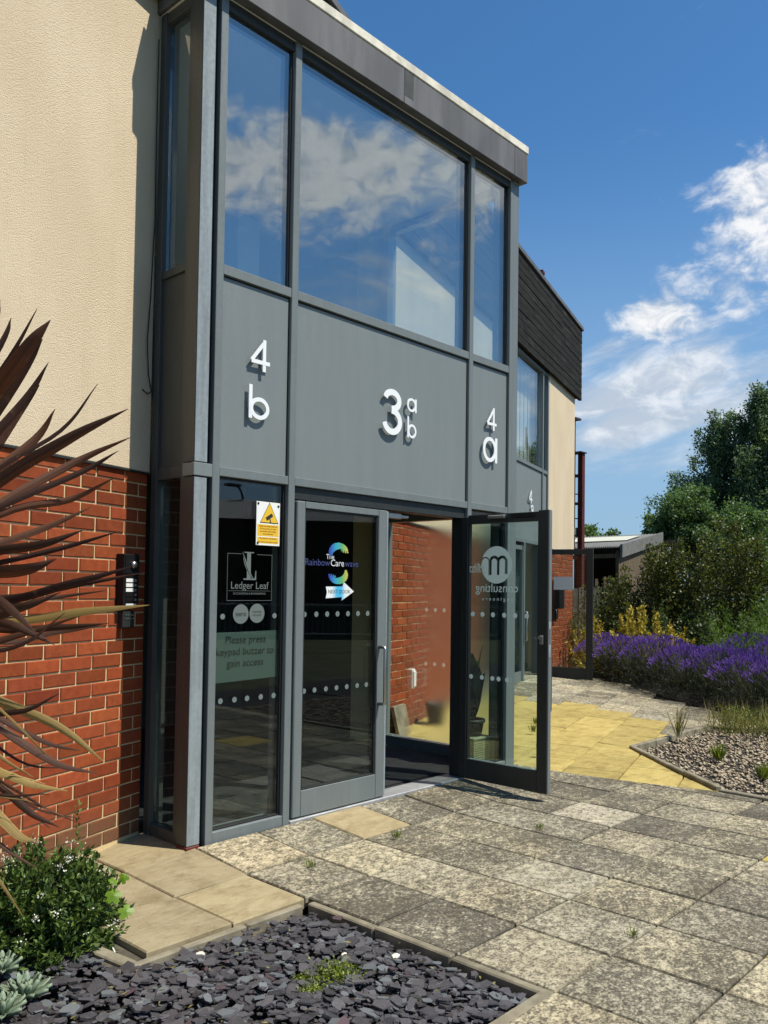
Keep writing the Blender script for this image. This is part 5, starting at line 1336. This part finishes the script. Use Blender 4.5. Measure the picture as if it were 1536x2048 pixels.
def tuft(c, h_, n, mt, label, name='grass_tuft', sp_=.3, group='weeds in the paving joints', wd_=.09):
    o = thing(name, label, 'weed', c, group); cen = np.array(c) + rng.normal(size=(n, 3)) * np.array([.012, .012, 0]) * (10 if wd_ < .025 else 1); d = rng.normal(size=(n, 3)) * sp_; d[:, 2] = 1
    V, Q, T = leaf_cloud(cen, h_, h_ * wd_, .5, d); link('blades', np_mesh('blades', V, Q, T, MT[mt]), o)
for (c, h_, lab) in (((.36, -.62, -.04), .055, 'thin grass tuft in the joint between the first slabs from the glazed front'), ((1.05, -.60, -.035), .06, 'thin grass tuft in a joint in front of the closed door'), ((1.84, -1.08, -.04), .045, 'small dark weed in the joint near the shadow of the open door'), ((.72, -2.25, -.04), .045, 'small green weed in the joint by the bottom right slabs'), ((3.72, .10, .0), .11, 'spiky weed in the yellow slabs seen through the open door glass'), ((4.6, .72, .02), .09, 'weed in the yellow slabs beside the near end of the wing'), ((5.0, .95, .03), .08, 'smaller weed in the yellow slabs farther along the wing')):
    tuft(c, h_, 26, 'sedum', lab)
tuft((5.62, -.33, -.03), .34, 40, 'dry', 'tall thin dry weed standing at the edge of the gravel bed', 'tall_weed', .12, None, .03)
for k, (x, y, lab) in enumerate(((6.6, -.50, 'wiry dry plant at the far edge of the gravel bed'), (6.75, -.85, 'leafy dry plant beside the lavender on the gravel bed'), (6.3, -1.25, 'dry plant on the gravel at the right picture edge'))):
    tuft((x, y, -.06), .36, 160, 'dry', lab, 'dry_plant', .75, None, .02)
    weed((x + .1, y - .05, -.05), .30, .26, 900, .03, .012, 'sedum', 'low_green_plant', lab.replace('dry plant', 'low green plant').replace('wiry', 'small'))
bush('green_shrub', 'dark green shrub standing on the gravel bed at the right picture edge', 'shrub', (6.05, -1.75, -.07), .5, .5, .55, 3500, .035, .014, 'hedgedark')
tuft((4.95, -1.0, -.06), .16, 60, 'sedum', 'small green weed in the middle of the gravel bed', 'grass_tuft', .5, None)
tuft((4.45, -1.55, -.06), .14, 60, 'sedum', 'small green weed at the near side of the gravel bed', 'grass_tuft', .5, None)

# lavender along the path
LAV = []
def lavender(c, r_, h_, k, label):
    o = thing('lavender', label, 'lavender', c, 'lavender plants along the path')
    n = 900; a = rng.uniform(0, 6.283, n); q = np.sqrt(rng.uniform(0, 1, n)); ez = rng.uniform(0, 1, n)
    cen = np.stack([c[0] + r_ * q * np.cos(a) * (.7 + .3 * ez), c[1] + r_ * q * np.sin(a) * (.7 + .3 * ez), c[2] + h_ * .72 * ez * np.sqrt(1 - (q * .8) ** 2)], 1)
    V, Q, T = leaf_cloud(cen, .085, .010, 1.0); link('foliage', np_mesh('foliage', V, Q, T, MT['lavleaf']), o)
    n = 430; a = rng.uniform(0, 6.283, n); q = np.sqrt(rng.uniform(0, 1, n)) * 1.02
    root = np.array(c) + np.stack([r_ * .35 * q * np.cos(a), r_ * .35 * q * np.sin(a), np.full(n, h_ * .35)], 1)
    top = np.array(c) + np.stack([r_ * 1.15 * q * np.cos(a), r_ * 1.15 * q * np.sin(a), h_ * (.70 + .32 * np.sqrt(np.maximum(0, 1 - (q * .78) ** 2)) * rng.uniform(.72, 1.06, n)) - .22 * q ** 3 * h_], 1)
    d = (top - root); d /= np.linalg.norm(d, axis=1, keepdims=True)
    L = rng.uniform(.05, .10, (n, 1)); w_ = .0085
    V, Q, T = [], [], []
    for s_ in (0, 1):
        sd = np.cross(d, np.array([1., 0, 0]) if s_ else np.array([0, 1., 0])); sd /= np.linalg.norm(sd, axis=1, keepdims=True)
        v = np.stack([top - sd * w_ * .5, top + sd * w_ * .5, top + d * L * .6 + sd * w_, top + d * L, top + d * L * .6 - sd * w_], 1).reshape(-1, 3)
        b0 = np.arange(n) * 5 + s_ * n * 5
        V.append(v); Q += [np.stack([b0, b0 + 1, b0 + 2, b0 + 4], 1), np.stack([b0 + 4, b0 + 2, b0 + 3, b0 + 3], 1)[:, [0, 1, 2, 3]]]; T.append(np.repeat(rng.uniform(0, 1, n), 5))
    Q2 = [Q[0], Q[2]]; tri = [Q[1], Q[3]]
    Vv = np.concatenate(V); Tt = np.concatenate(T)
    # the tip as a thin quad
    link('flowers', np_mesh('flowers', Vv, np.concatenate(Q2), Tt, MT['lavflower']), o)
    sv_, sq = [], []
    sd = np.cross(d, np.array([0, 0, 1.]) + .01); sd /= np.linalg.norm(sd, axis=1, keepdims=True)
    v = np.stack([root - sd * .0015, root + sd * .0015, top + sd * .0015, top - sd * .0015], 1).reshape(-1, 3); b0 = np.arange(n) * 4
    link('stems', np_mesh('stems', v, np.stack([b0, b0 + 1, b0 + 2, b0 + 3], 1), np.repeat(rng.uniform(.3, 1, n), 4), MT['lavleaf']), o)
lav_pts = []
yy = 3.1
i = 0
where = ['at the far end of the row by the farther entrance', 'second from the far end of the front row', 'third from the far end of the front row', 'in the middle of the front row, below the golden shrub', 'in the middle of the front row, right of the golden shrub', 'in the front row below the feathery bush', 'near the right end of the front row', 'at the right end of the front row', 'cut by the right picture edge in the front row', 'out beyond the right picture edge in the front row']
for i in range(1, 10):
    y = 2.95 - i * .53; x = lav_x(y) + .50 + rnd.uniform(-.05, .08)
    lavender((x, y, ground_h(x - .5, y) - .02), rnd.uniform(.40, .48), rnd.uniform(.66, .80), i, 'purple flowering lavender mound ' + where[i - 1])
where2 = ['behind the front row at its far end', 'in the back row under the golden shrub', 'in the back row beside the golden shrub', 'in the middle of the back row', 'in the back row in front of the feathery bush', 'in the back row toward the right edge', 'in the back row cut by the right edge']
for i in range(7):
    y = 1.9 - i * .58; x = lav_x(y) + 1.25 + rnd.uniform(-.1, .1)
    lavender((x, y, -.0), rnd.uniform(.40, .48), (.62 if i < 3 else rnd.uniform(.80, .92)), i, 'purple flowering lavender mound ' + where2[i])

# shrubs behind the lavender
gs = bush('golden_shrub', 'golden yellow leaved shrub behind the lavender near the far entrance', 'shrub', (9.85, 1.95, .0), .65, .90, 1.20, 9000, .06, .03, 'yellow', shoots=140)
bush('golden_shrub', 'lower golden shrub at the left end behind the lavender by the far door', 'shrub', (10.15, 3.05, .02), .50, .55, 1.0, 4500, .05, .028, 'yellow', shoots=90)
bush('dark_shrub', 'dark mixed shrub against the far brick corner, seen through the far door glass', 'shrub', (10.45, 3.55, .05), .55, .6, 1.1, 3200, .05, .022, 'hedge', shoots=120)
bush('dark_shrub', 'dark shrub between the golden shrub and the tall hedge', 'shrub', (10.6, 2.2, .0), .8, .9, 1.35, 5200, .055, .024, 'hedgedark', shoots=160)
fe = bush('feathery_bush', 'bright green feathery bush behind the lavender at the right', 'bush', (9.35, .15, .0), .80, .85, 1.52, 11000, .085, .006, 'fern', shoots=220, hollow=.45)
bush('feathery_bush', 'second feathery green bush cut by the right picture edge', 'bush', (9.3, -.75, .0), .7, .7, 1.25, 6500, .085, .006, 'fern', shoots=180, hollow=.45)
def hedge_shrub(x, y, h_, r_, label, lean=0, n=5200, mt='hedge'):
    o = thing('hedge_shrub', label, 'hedge shrub', (x, y, 0), 'tall hedge shrubs')
    cen, dirs = [], []; st_ = MB(); k = rnd.randint(8, 11)
    for i in range(k):
        a = rnd.uniform(0, 6.28); q = r_ * math.sqrt(rnd.random()); hh = h_ * rnd.uniform(.62, 1.0) if i else h_
        bx_, by_ = x + q * math.cos(a), y + q * math.sin(a); lx, ly = rnd.gauss(0, .10) + lean, rnd.gauss(0, .10)
        st_.tube([(bx_, by_, 0), (bx_ + lx * .4, by_ + ly * .4, hh * .5), (bx_ + lx, by_ + ly, hh)], [.014, .010, .003], 5)
        m_ = int(n / k); u = rng.uniform(.06, 1, m_) ** .85
        wd = (.20 * (1 - u) + .045) * rng.normal(size=m_) ; wd2 = (.20 * (1 - u) + .045) * rng.normal(size=m_)
        p = np.stack([bx_ + lx * u + wd, by_ + ly * u + wd2, hh * u + rng.normal(size=m_) * .02], 1); cen.append(p)
    st_.build('stem', MT['bark'], o)
    cen = np.concatenate(cen); V, Q, T = leaf_cloud(cen, .062, .034, .35); link('foliage', np_mesh('foliage', V, Q, T, MT[mt]), o)
HS = [(11.5, 2.45, 2.3, .40, 'olive hedge shrub hiding the middle of the timber clad shed wall', 0), (11.25, 3.35, 1.9, .40, 'olive hedge shrub leaning over the pale fence at the left end of the hedge', .0), (11.4, 2.75, 2.15, .45, 'olive hedge shrub in front of the open shed, second from the left', 0), (11.6, 2.2, 2.45, .45, 'tall olive hedge shrub in front of the timber clad shed wall', .1), (11.7, 1.6, 2.75, .40, 'tallest slim olive hedge shrub below the birch tree', 0), (11.75, 1.05, 2.6, .45, 'bushy olive hedge shrub right of the tallest one', 0), (11.8, .5, 2.7, .45, 'tall olive hedge shrub behind the feathery bush', 0), (11.8, -.1, 2.55, .5, 'olive hedge shrub cut by the right picture edge', 0), (11.7, -.8, 2.5, .5, 'olive hedge shrub just outside the right picture edge', 0)]
for a in HS: hedge_shrub(*a[:4], a[4], a[5])
for (x, y, h_, lab) in ((13.0, 2.2, 2.1, 'darker hedge shrub standing behind the olive ones on the left'), (13.2, 1.0, 2.3, 'darker hedge shrub standing behind the olive ones in the middle'), (13.2, -.3, 2.4, 'darker hedge shrub standing behind the olive ones on the right'), (10.9, 1.2, 1.3, 'short dark shrub filling in front of the tall hedge'), (10.9, .4, 1.3, 'short dark shrub behind the feathery bush')):
    hedge_shrub(x, y, h_, .6, lab, 0, 5000, 'hedgedark')

# ------------------------------------------------------------------ behind the garden
def slat_fence(name, label, p, q, h_, mt, w_=.10, gap=.02, top='flat', z=0.0):
    o = thing(name, label, 'fence', (p[0], p[1], z)); L = math.hypot(q[0] - p[0], q[1] - p[1]); a = math.atan2(q[1] - p[1], q[0] - p[0])
    fr = lambda s, n, zz: (p[0] + s * math.cos(a) - n * math.sin(a), p[1] + s * math.sin(a) + n * math.cos(a), z + zz)
    k = int(L / (w_ + gap))
    for i in range(k):
        s = i * (w_ + gap); MB().box(s, s + w_, -.011, .011, .03, h_ + jit(.03), .003, fr).build('pale', MT[mt], o)
    for zz in (.35, h_ - .35): MB().box(0, L, .012, .05, zz, zz + .07, .003, fr).build('rail', MT[mt], o)
slat_fence('timber_fence', 'pale grey timber fence between the brick corner and the rust red post', (11.75, 5.35), (12.75, 4.25), 1.5, 'fencewood')
slat_fence('timber_fence', 'dark upright pale fence in front of the open shed', (12.8, 4.5), (15.2, 2.5), 1.62, 'shedwood', .06, .12, z=.1)
rp_ = thing('steel_stair_post', 'rust red steel post with dark blue handrails past the end of the office', 'steel post', (12.98, 4.93, 0))
MB().box(12.93, 13.04, 4.87, 4.98, 0, 4.30, .006).build('post', MT['rust'], rp_)
MB().box(12.82, 13.06, 4.84, 5.16, 4.302, 4.33, .004).build('cap_plate', MT['railblue'], rp_)
MB().tube([(12.89, 5.03, 2.2), (12.89, 5.03, 5.0)], .018, 6).build('upright', MT['railblue'], rp_)
MB().box(12.80, 13.02, 4.95, 5.15, 5.0, 5.045, .004).build('top_plate', MT['railblue'], rp_)
for z, r_ in ((3.84, .035), (3.46, .012), (3.26, .03), (2.95, .012)): MB().tube([(12.97, 4.99, z), (12.70, 5.45, z)], r_, 6).build('rail', MT['railblue'], rp_)
MB().box(12.7, 13.02, 4.99, 6.2, 2.60, 2.76, .006).build('landing', MT['roofsheet'], rp_)
MB().box(12.72, 12.80, 5.9, 6.0, 0, 2.59, .004).build('post', MT['rust'], rp_)

# shed
sh = thing('garden_shed', 'low timber shed with open dark front and grey corrugated roof behind the hedge', 'shed', (18, 6.5, 0))
e1, e2, r2, r1 = (16.2, 7.3, 2.52), (15.55, 5.30, 2.50), (21.2, 6.85, 3.16), (21.9, 10.4, 3.2)
ev = Vector(e2) - Vector(e1)
def roof_pt(u, v): 
    a = Vector(e1) + (Vector(e2) - Vector(e1)) * u; b_ = Vector(r1) + (Vector(r2) - Vector(r1)) * u; return a + (b_ - a) * v
ns = 66; rm = MB(); vs = []
for i in range(ns + 1):
    dz = .025 * (1 if i % 2 else -1)
    for v in (0, 1):
        p = roof_pt(i / ns, v); vs += [(p.x, p.y, p.z + dz), (p.x, p.y, p.z + dz - .02)]
fs = []
for i in range(ns):
    b0 = 4 * i; fs += [(b0, b0 + 4, b0 + 6, b0 + 2), (b0 + 1, b0 + 3, b0 + 7, b0 + 5), (b0, b0 + 1, b0 + 5, b0 + 4), (b0 + 2, b0 + 6, b0 + 7, b0 + 3)]
rm.add(vs, fs).build('roof', MT['roofsheet'], sh)
lp = MB()
for i in range(8, 56, 2):
    q = [roof_pt(i / ns, .35), roof_pt((i + 2) / ns, .35), roof_pt((i + 2) / ns, .75), roof_pt(i / ns, .75)]
    lp.add([(p.x, p.y, p.z + .045) for p in q], [(0, 1, 2, 3)])
lp.build('roof_light', MT['rooflight'], sh)
p0, p1 = Vector(e2), Vector(r2)
d_ = (p1 - p0); nb = 26
side = MB().add([(p0.x - .02, p0.y - .02, p0.z + .05), (p1.x, p1.y, p1.z + .05), (p1.x, p1.y, p1.z - .26), (p0.x - .02, p0.y - .02, p0.z - .26), (p0.x - .02, p0.y + .04, p0.z + .05), (p1.x, p1.y + .06, p1.z + .05), (p1.x, p1.y + .06, p1.z - .26), (p0.x - .02, p0.y + .04, p0.z - .26)], [(0, 1, 2, 3), (4, 7, 6, 5), (0, 4, 5, 1), (3, 2, 6, 7), (0, 3, 7, 4), (1, 5, 6, 2)])
side.build('barge_board', MT['roofsheet'], sh)
for i in range(nb):
    a = p0 + d_ * (i / nb); b_ = p0 + d_ * ((i + .94) / nb); zt = a.z - .25
    MB().add([(a.x, a.y + .08, 0), (b_.x, b_.y + .08, 0), (b_.x, b_.y + .08, zt), (a.x, a.y + .08, zt), (a.x, a.y + .11, 0), (b_.x, b_.y + .11, 0), (b_.x, b_.y + .11, zt), (a.x, a.y + .11, zt)], [(0, 1, 2, 3), (4, 7, 6, 5), (0, 4, 5, 1), (3, 2, 6, 7), (0, 3, 7, 4), (1, 5, 6, 2)]).build('board', MT['shedwood'], sh)
MB().add([(16.4, 7.3, 2.35), (15.75, 5.45, 2.35), (15.75, 5.45, 2.25), (16.4, 7.3, 2.25), (16.5, 7.3, 2.35), (15.85, 5.45, 2.35), (15.85, 5.45, 2.25), (16.5, 7.3, 2.25)], [(0, 1, 2, 3), (4, 7, 6, 5), (0, 4, 5, 1), (3, 2, 6, 7), (0, 3, 7, 4), (1, 5, 6, 2)]).build('beam', MT['shedwood'], sh)
MB().add([(21.3, 6.5, 0), (21.9, 10.2, 0), (21.9, 10.2, 3.0), (21.3, 6.5, 3.0)], [(0, 1, 2, 3)]).build('back_wall', MT['shedwood'], sh)
MB().box(15.72, 15.82, 5.45, 5.55, 0, 2.42, .004).box(16.35, 16.45, 7.1, 7.2, 0, 2.42, .004).build('corner_post', MT['shedwood'], sh)
MB().add([(16.3, 7.25, 0), (21.9, 10.3, 0), (21.9, 10.3, 3.0), (16.3, 7.25, 2.4)], [(0, 1, 2, 3)]).build('side_wall', MT['shedwood'], sh)
o = thing('brick_pier', 'salmon pink brick block glimpsed through the hedge below the shed wall', 'brick block', (18.4, 5.9, 0))
MB().box(16.3, 16.9, 4.60, 5.05, 0, 1.55, .01).build('brickwork', plain('pink_brick', (.42, .17, .10), .9, var=.2), o)
MB().box(16.28, 16.92, 4.58, 5.07, 1.552, 1.60, .006).build('cap', MT['coping'], o)
o = thing('pale_door', 'pale blue white door edge on the far end of the shed behind the hedge', 'door', (21.5, 6.1, 0))
MB().box(20.95, 21.05, 6.55, 6.74, 0, 2.75, .006).build('leaf', MT['white'], o); MB().box(20.94, 20.949, 6.58, 6.71, 1.6, 2.3, .001).build('pane', MT['railblue'], o)

# trees
def tree(name, label, base, h_, crown, mt, L, Wd, n, droop=0.0, clumps=60, trunk_r=.16, seed=3, group=None, top_bias=1.0):
    r_ = random.Random(seed); o = thing(name, label, 'tree', base, group)
    bx_, by_, bz = base; tk = MB()
    tk.tube([(bx_, by_, bz), (bx_ + .1, by_, bz + h_ * .3), (bx_ - .05, by_ + .1, bz + h_ * .62), (bx_ + .05, by_, bz + h_ * .92)], [trunk_r, trunk_r * .75, trunk_r * .45, .02], 8)
    cen, dirs = [], []; per = int(n / clumps)
    for i in range(clumps):
        zc, rx, ry, rz, ox, oy = crown[r_.randrange(len(crown))] if len(crown[0]) == 6 else crown[0]
        while True:
            u = Vector((r_.uniform(-1, 1), r_.uniform(-1, 1), r_.uniform(-1, 1)))
            if .35 < u.length < 1: break
        u = u * (.55 + .45 * r_.random()) * (1.22 if i % 9 == 0 else 1.0)
        c_ = Vector((bx_ + ox + u.x * rx, by_ + oy + u.y * ry, bz + zc + u.z * rz))
        s_ = r_.uniform(.28, .75) * min(rx, rz) * .30
        tk.tube([(bx_ + ox * .2, by_ + oy * .2, max(bz + h_ * .15, c_.z - h_ * .22)), ((bx_ + ox + c_.x) / 2, (by_ + oy + c_.y) / 2, c_.z - h_ * .05), tuple(c_)], [trunk_r * .22, trunk_r * .13, .012], 4)
        q = rng.normal(size=(per, 3)) * s_ * np.array([1, 1, .75])
        if droop:
            k = rng.integers(0, 9, per); ang = rng.uniform(0, 6.28, 9); rad = rng.uniform(.2, 1.5, 9) * s_
            t_ = rng.uniform(0, 1, per)
            q = np.stack([rad[k] * np.cos(ang[k]) + rng.normal(size=per) * .07, rad[k] * np.sin(ang[k]) + rng.normal(size=per) * .07, s_ * .4 - t_ * droop * rng.uniform(.5, 1.2, 9)[k]], 1)
        cen.append(np.array(c_) + q)
    tk.build('trunk', MT['bark'], o)
    cen = np.concatenate(cen); V, Q, T = leaf_cloud(cen, L, Wd, .0 if droop else .25, None, None, droop * .5)
    link('crown', np_mesh('crown', V, Q, T, MT[mt]), o); return o
tree('birch_tree', 'tall dark weeping birch tree at the right behind the hedge', (29.4, 7.0, 0), 9.6, [(8.3, .9, .9, 1.1, .0, -.3), (7.3, 1.2, 1.2, 1.4, 0, 1.1), (5.2, 1.6, 1.6, 1.7, 0, 2.3), (3.6, 1.8, 1.8, 1.3, 0, 2.0), (6.2, 1.9, 1.9, 1.8, 0, -.6), (4.6, 2.5, 2.4, 1.6, 0, -.4), (5.2, 1.2, 1.5, 2.0, 0, 1.3), (7.0, 1.5, 1.5, 1.5, 0, -1.6), (3.0, 2.2, 2.2, 1.2, 0, 0.3)], 'birch', .115, .058, 105000, 1.1, 330, .22, 5)
tree('birch_tree', 'second birch crown at the right picture edge beside the tall weeping one', (29.0, 3.4, 0), 8.6, [(6.0, 1.8, 2.0, 2.2, 0, 0), (3.8, 2.2, 2.2, 1.6, 0, 0)], 'birch', .115, .058, 40000, 1.0, 130, .2, 9)
tree('garden_tree', 'round dark leafy tree left of the tall birch above the shed roof', (23.6, 7.0, 0), 5.0, [(4.0, .9, 1.0, .85, -.2, .1), (3.4, .8, .8, .6, -.1, 1.0), (3.2, 1.2, 1.2, .9, 0, -.6), (3.4, .9, 1.1, .9, .3, -1.5), (2.8, 1.2, 1.3, .9, .3, -1.6), (2.7, .6, .45, .30, 0, 1.45)], 'tree2', .095, .06, 44000, 0, 170, .14, 11)
tree('distant_tree', 'distant rounded tree top just over the shed roof by the rust red post', (50, 25.0, 0), 6.4, [(5.0, 1.6, 2.0, 1.3, 0, 0), (4.3, 1.5, 2.6, .9, 0, -.8)], 'tree2', .24, .15, 9000, 0, 40, .2, 13)

# ------------------------------------------------------------------ what the glass reflects
lm = thing('lamp_post', 'tall street lamp post seen only as a reflection in the left pane', 'lamp post', (22.0, -27.6, -.3))
MB().tube([(22.0, -27.6, -.3), (22.0, -27.6, 3), (22.0, -27.6, 5.6)], [.10, .085, .06], 10).build('column', MT['railblue'], lm, smooth=True)
MB().tube([(22.0, -27.6, 5.6), (21.7, -27.35, 5.85), (21.0, -26.7, 6.0)], [.05, .045, .04], 8).build('arm', MT['railblue'], lm, smooth=True)
MB().box(20.4, 21.15, -26.95, -26.6, 5.95, 6.08, .03).build('lamp_head', MT['railblue'], lm)
wh = thing('warehouse', 'long dark industrial building seen only reflected as a black band in the glass', 'building', (26, -34, -.3))
WHF = Frame(4.0, -48.0, 36.0)
MB().box(0, 62, -14, 0, -.3, 4.0, .05, WHF).build('wall', MT['timber'], wh)
rf_ = MB(); kk = [(0, .4, 3.95), (62, .4, 3.95), (62, -7, 5.4), (0, -7, 5.4), (62, -14.4, 3.95), (0, -14.4, 3.95)]
rf_.add([WHF(*p) for p in kk], [(0, 1, 2, 3), (3, 2, 4, 5), (0, 3, 5), (1, 4, 2)]).build('roof', MT['fascia'], wh)
hr = thing('railing', 'pale metal railing seen only reflected in the door glass', 'railing', (13, -14, -.3))
RF = Frame(3.0, -22.5, 40.0)
MB().box(0, 24, -.02, .02, .93, .98, .004, RF).box(0, 24, -.02, .02, .12, .16, .004, RF).build('rail', MT['alu'], hr)
bars = MB()
for i in range(160): bars.box(i * .15, i * .15 + .02, -.01, .01, .161, .929, .002, RF)
bars.build('bars', MT['alu'], hr, kind='stuff')
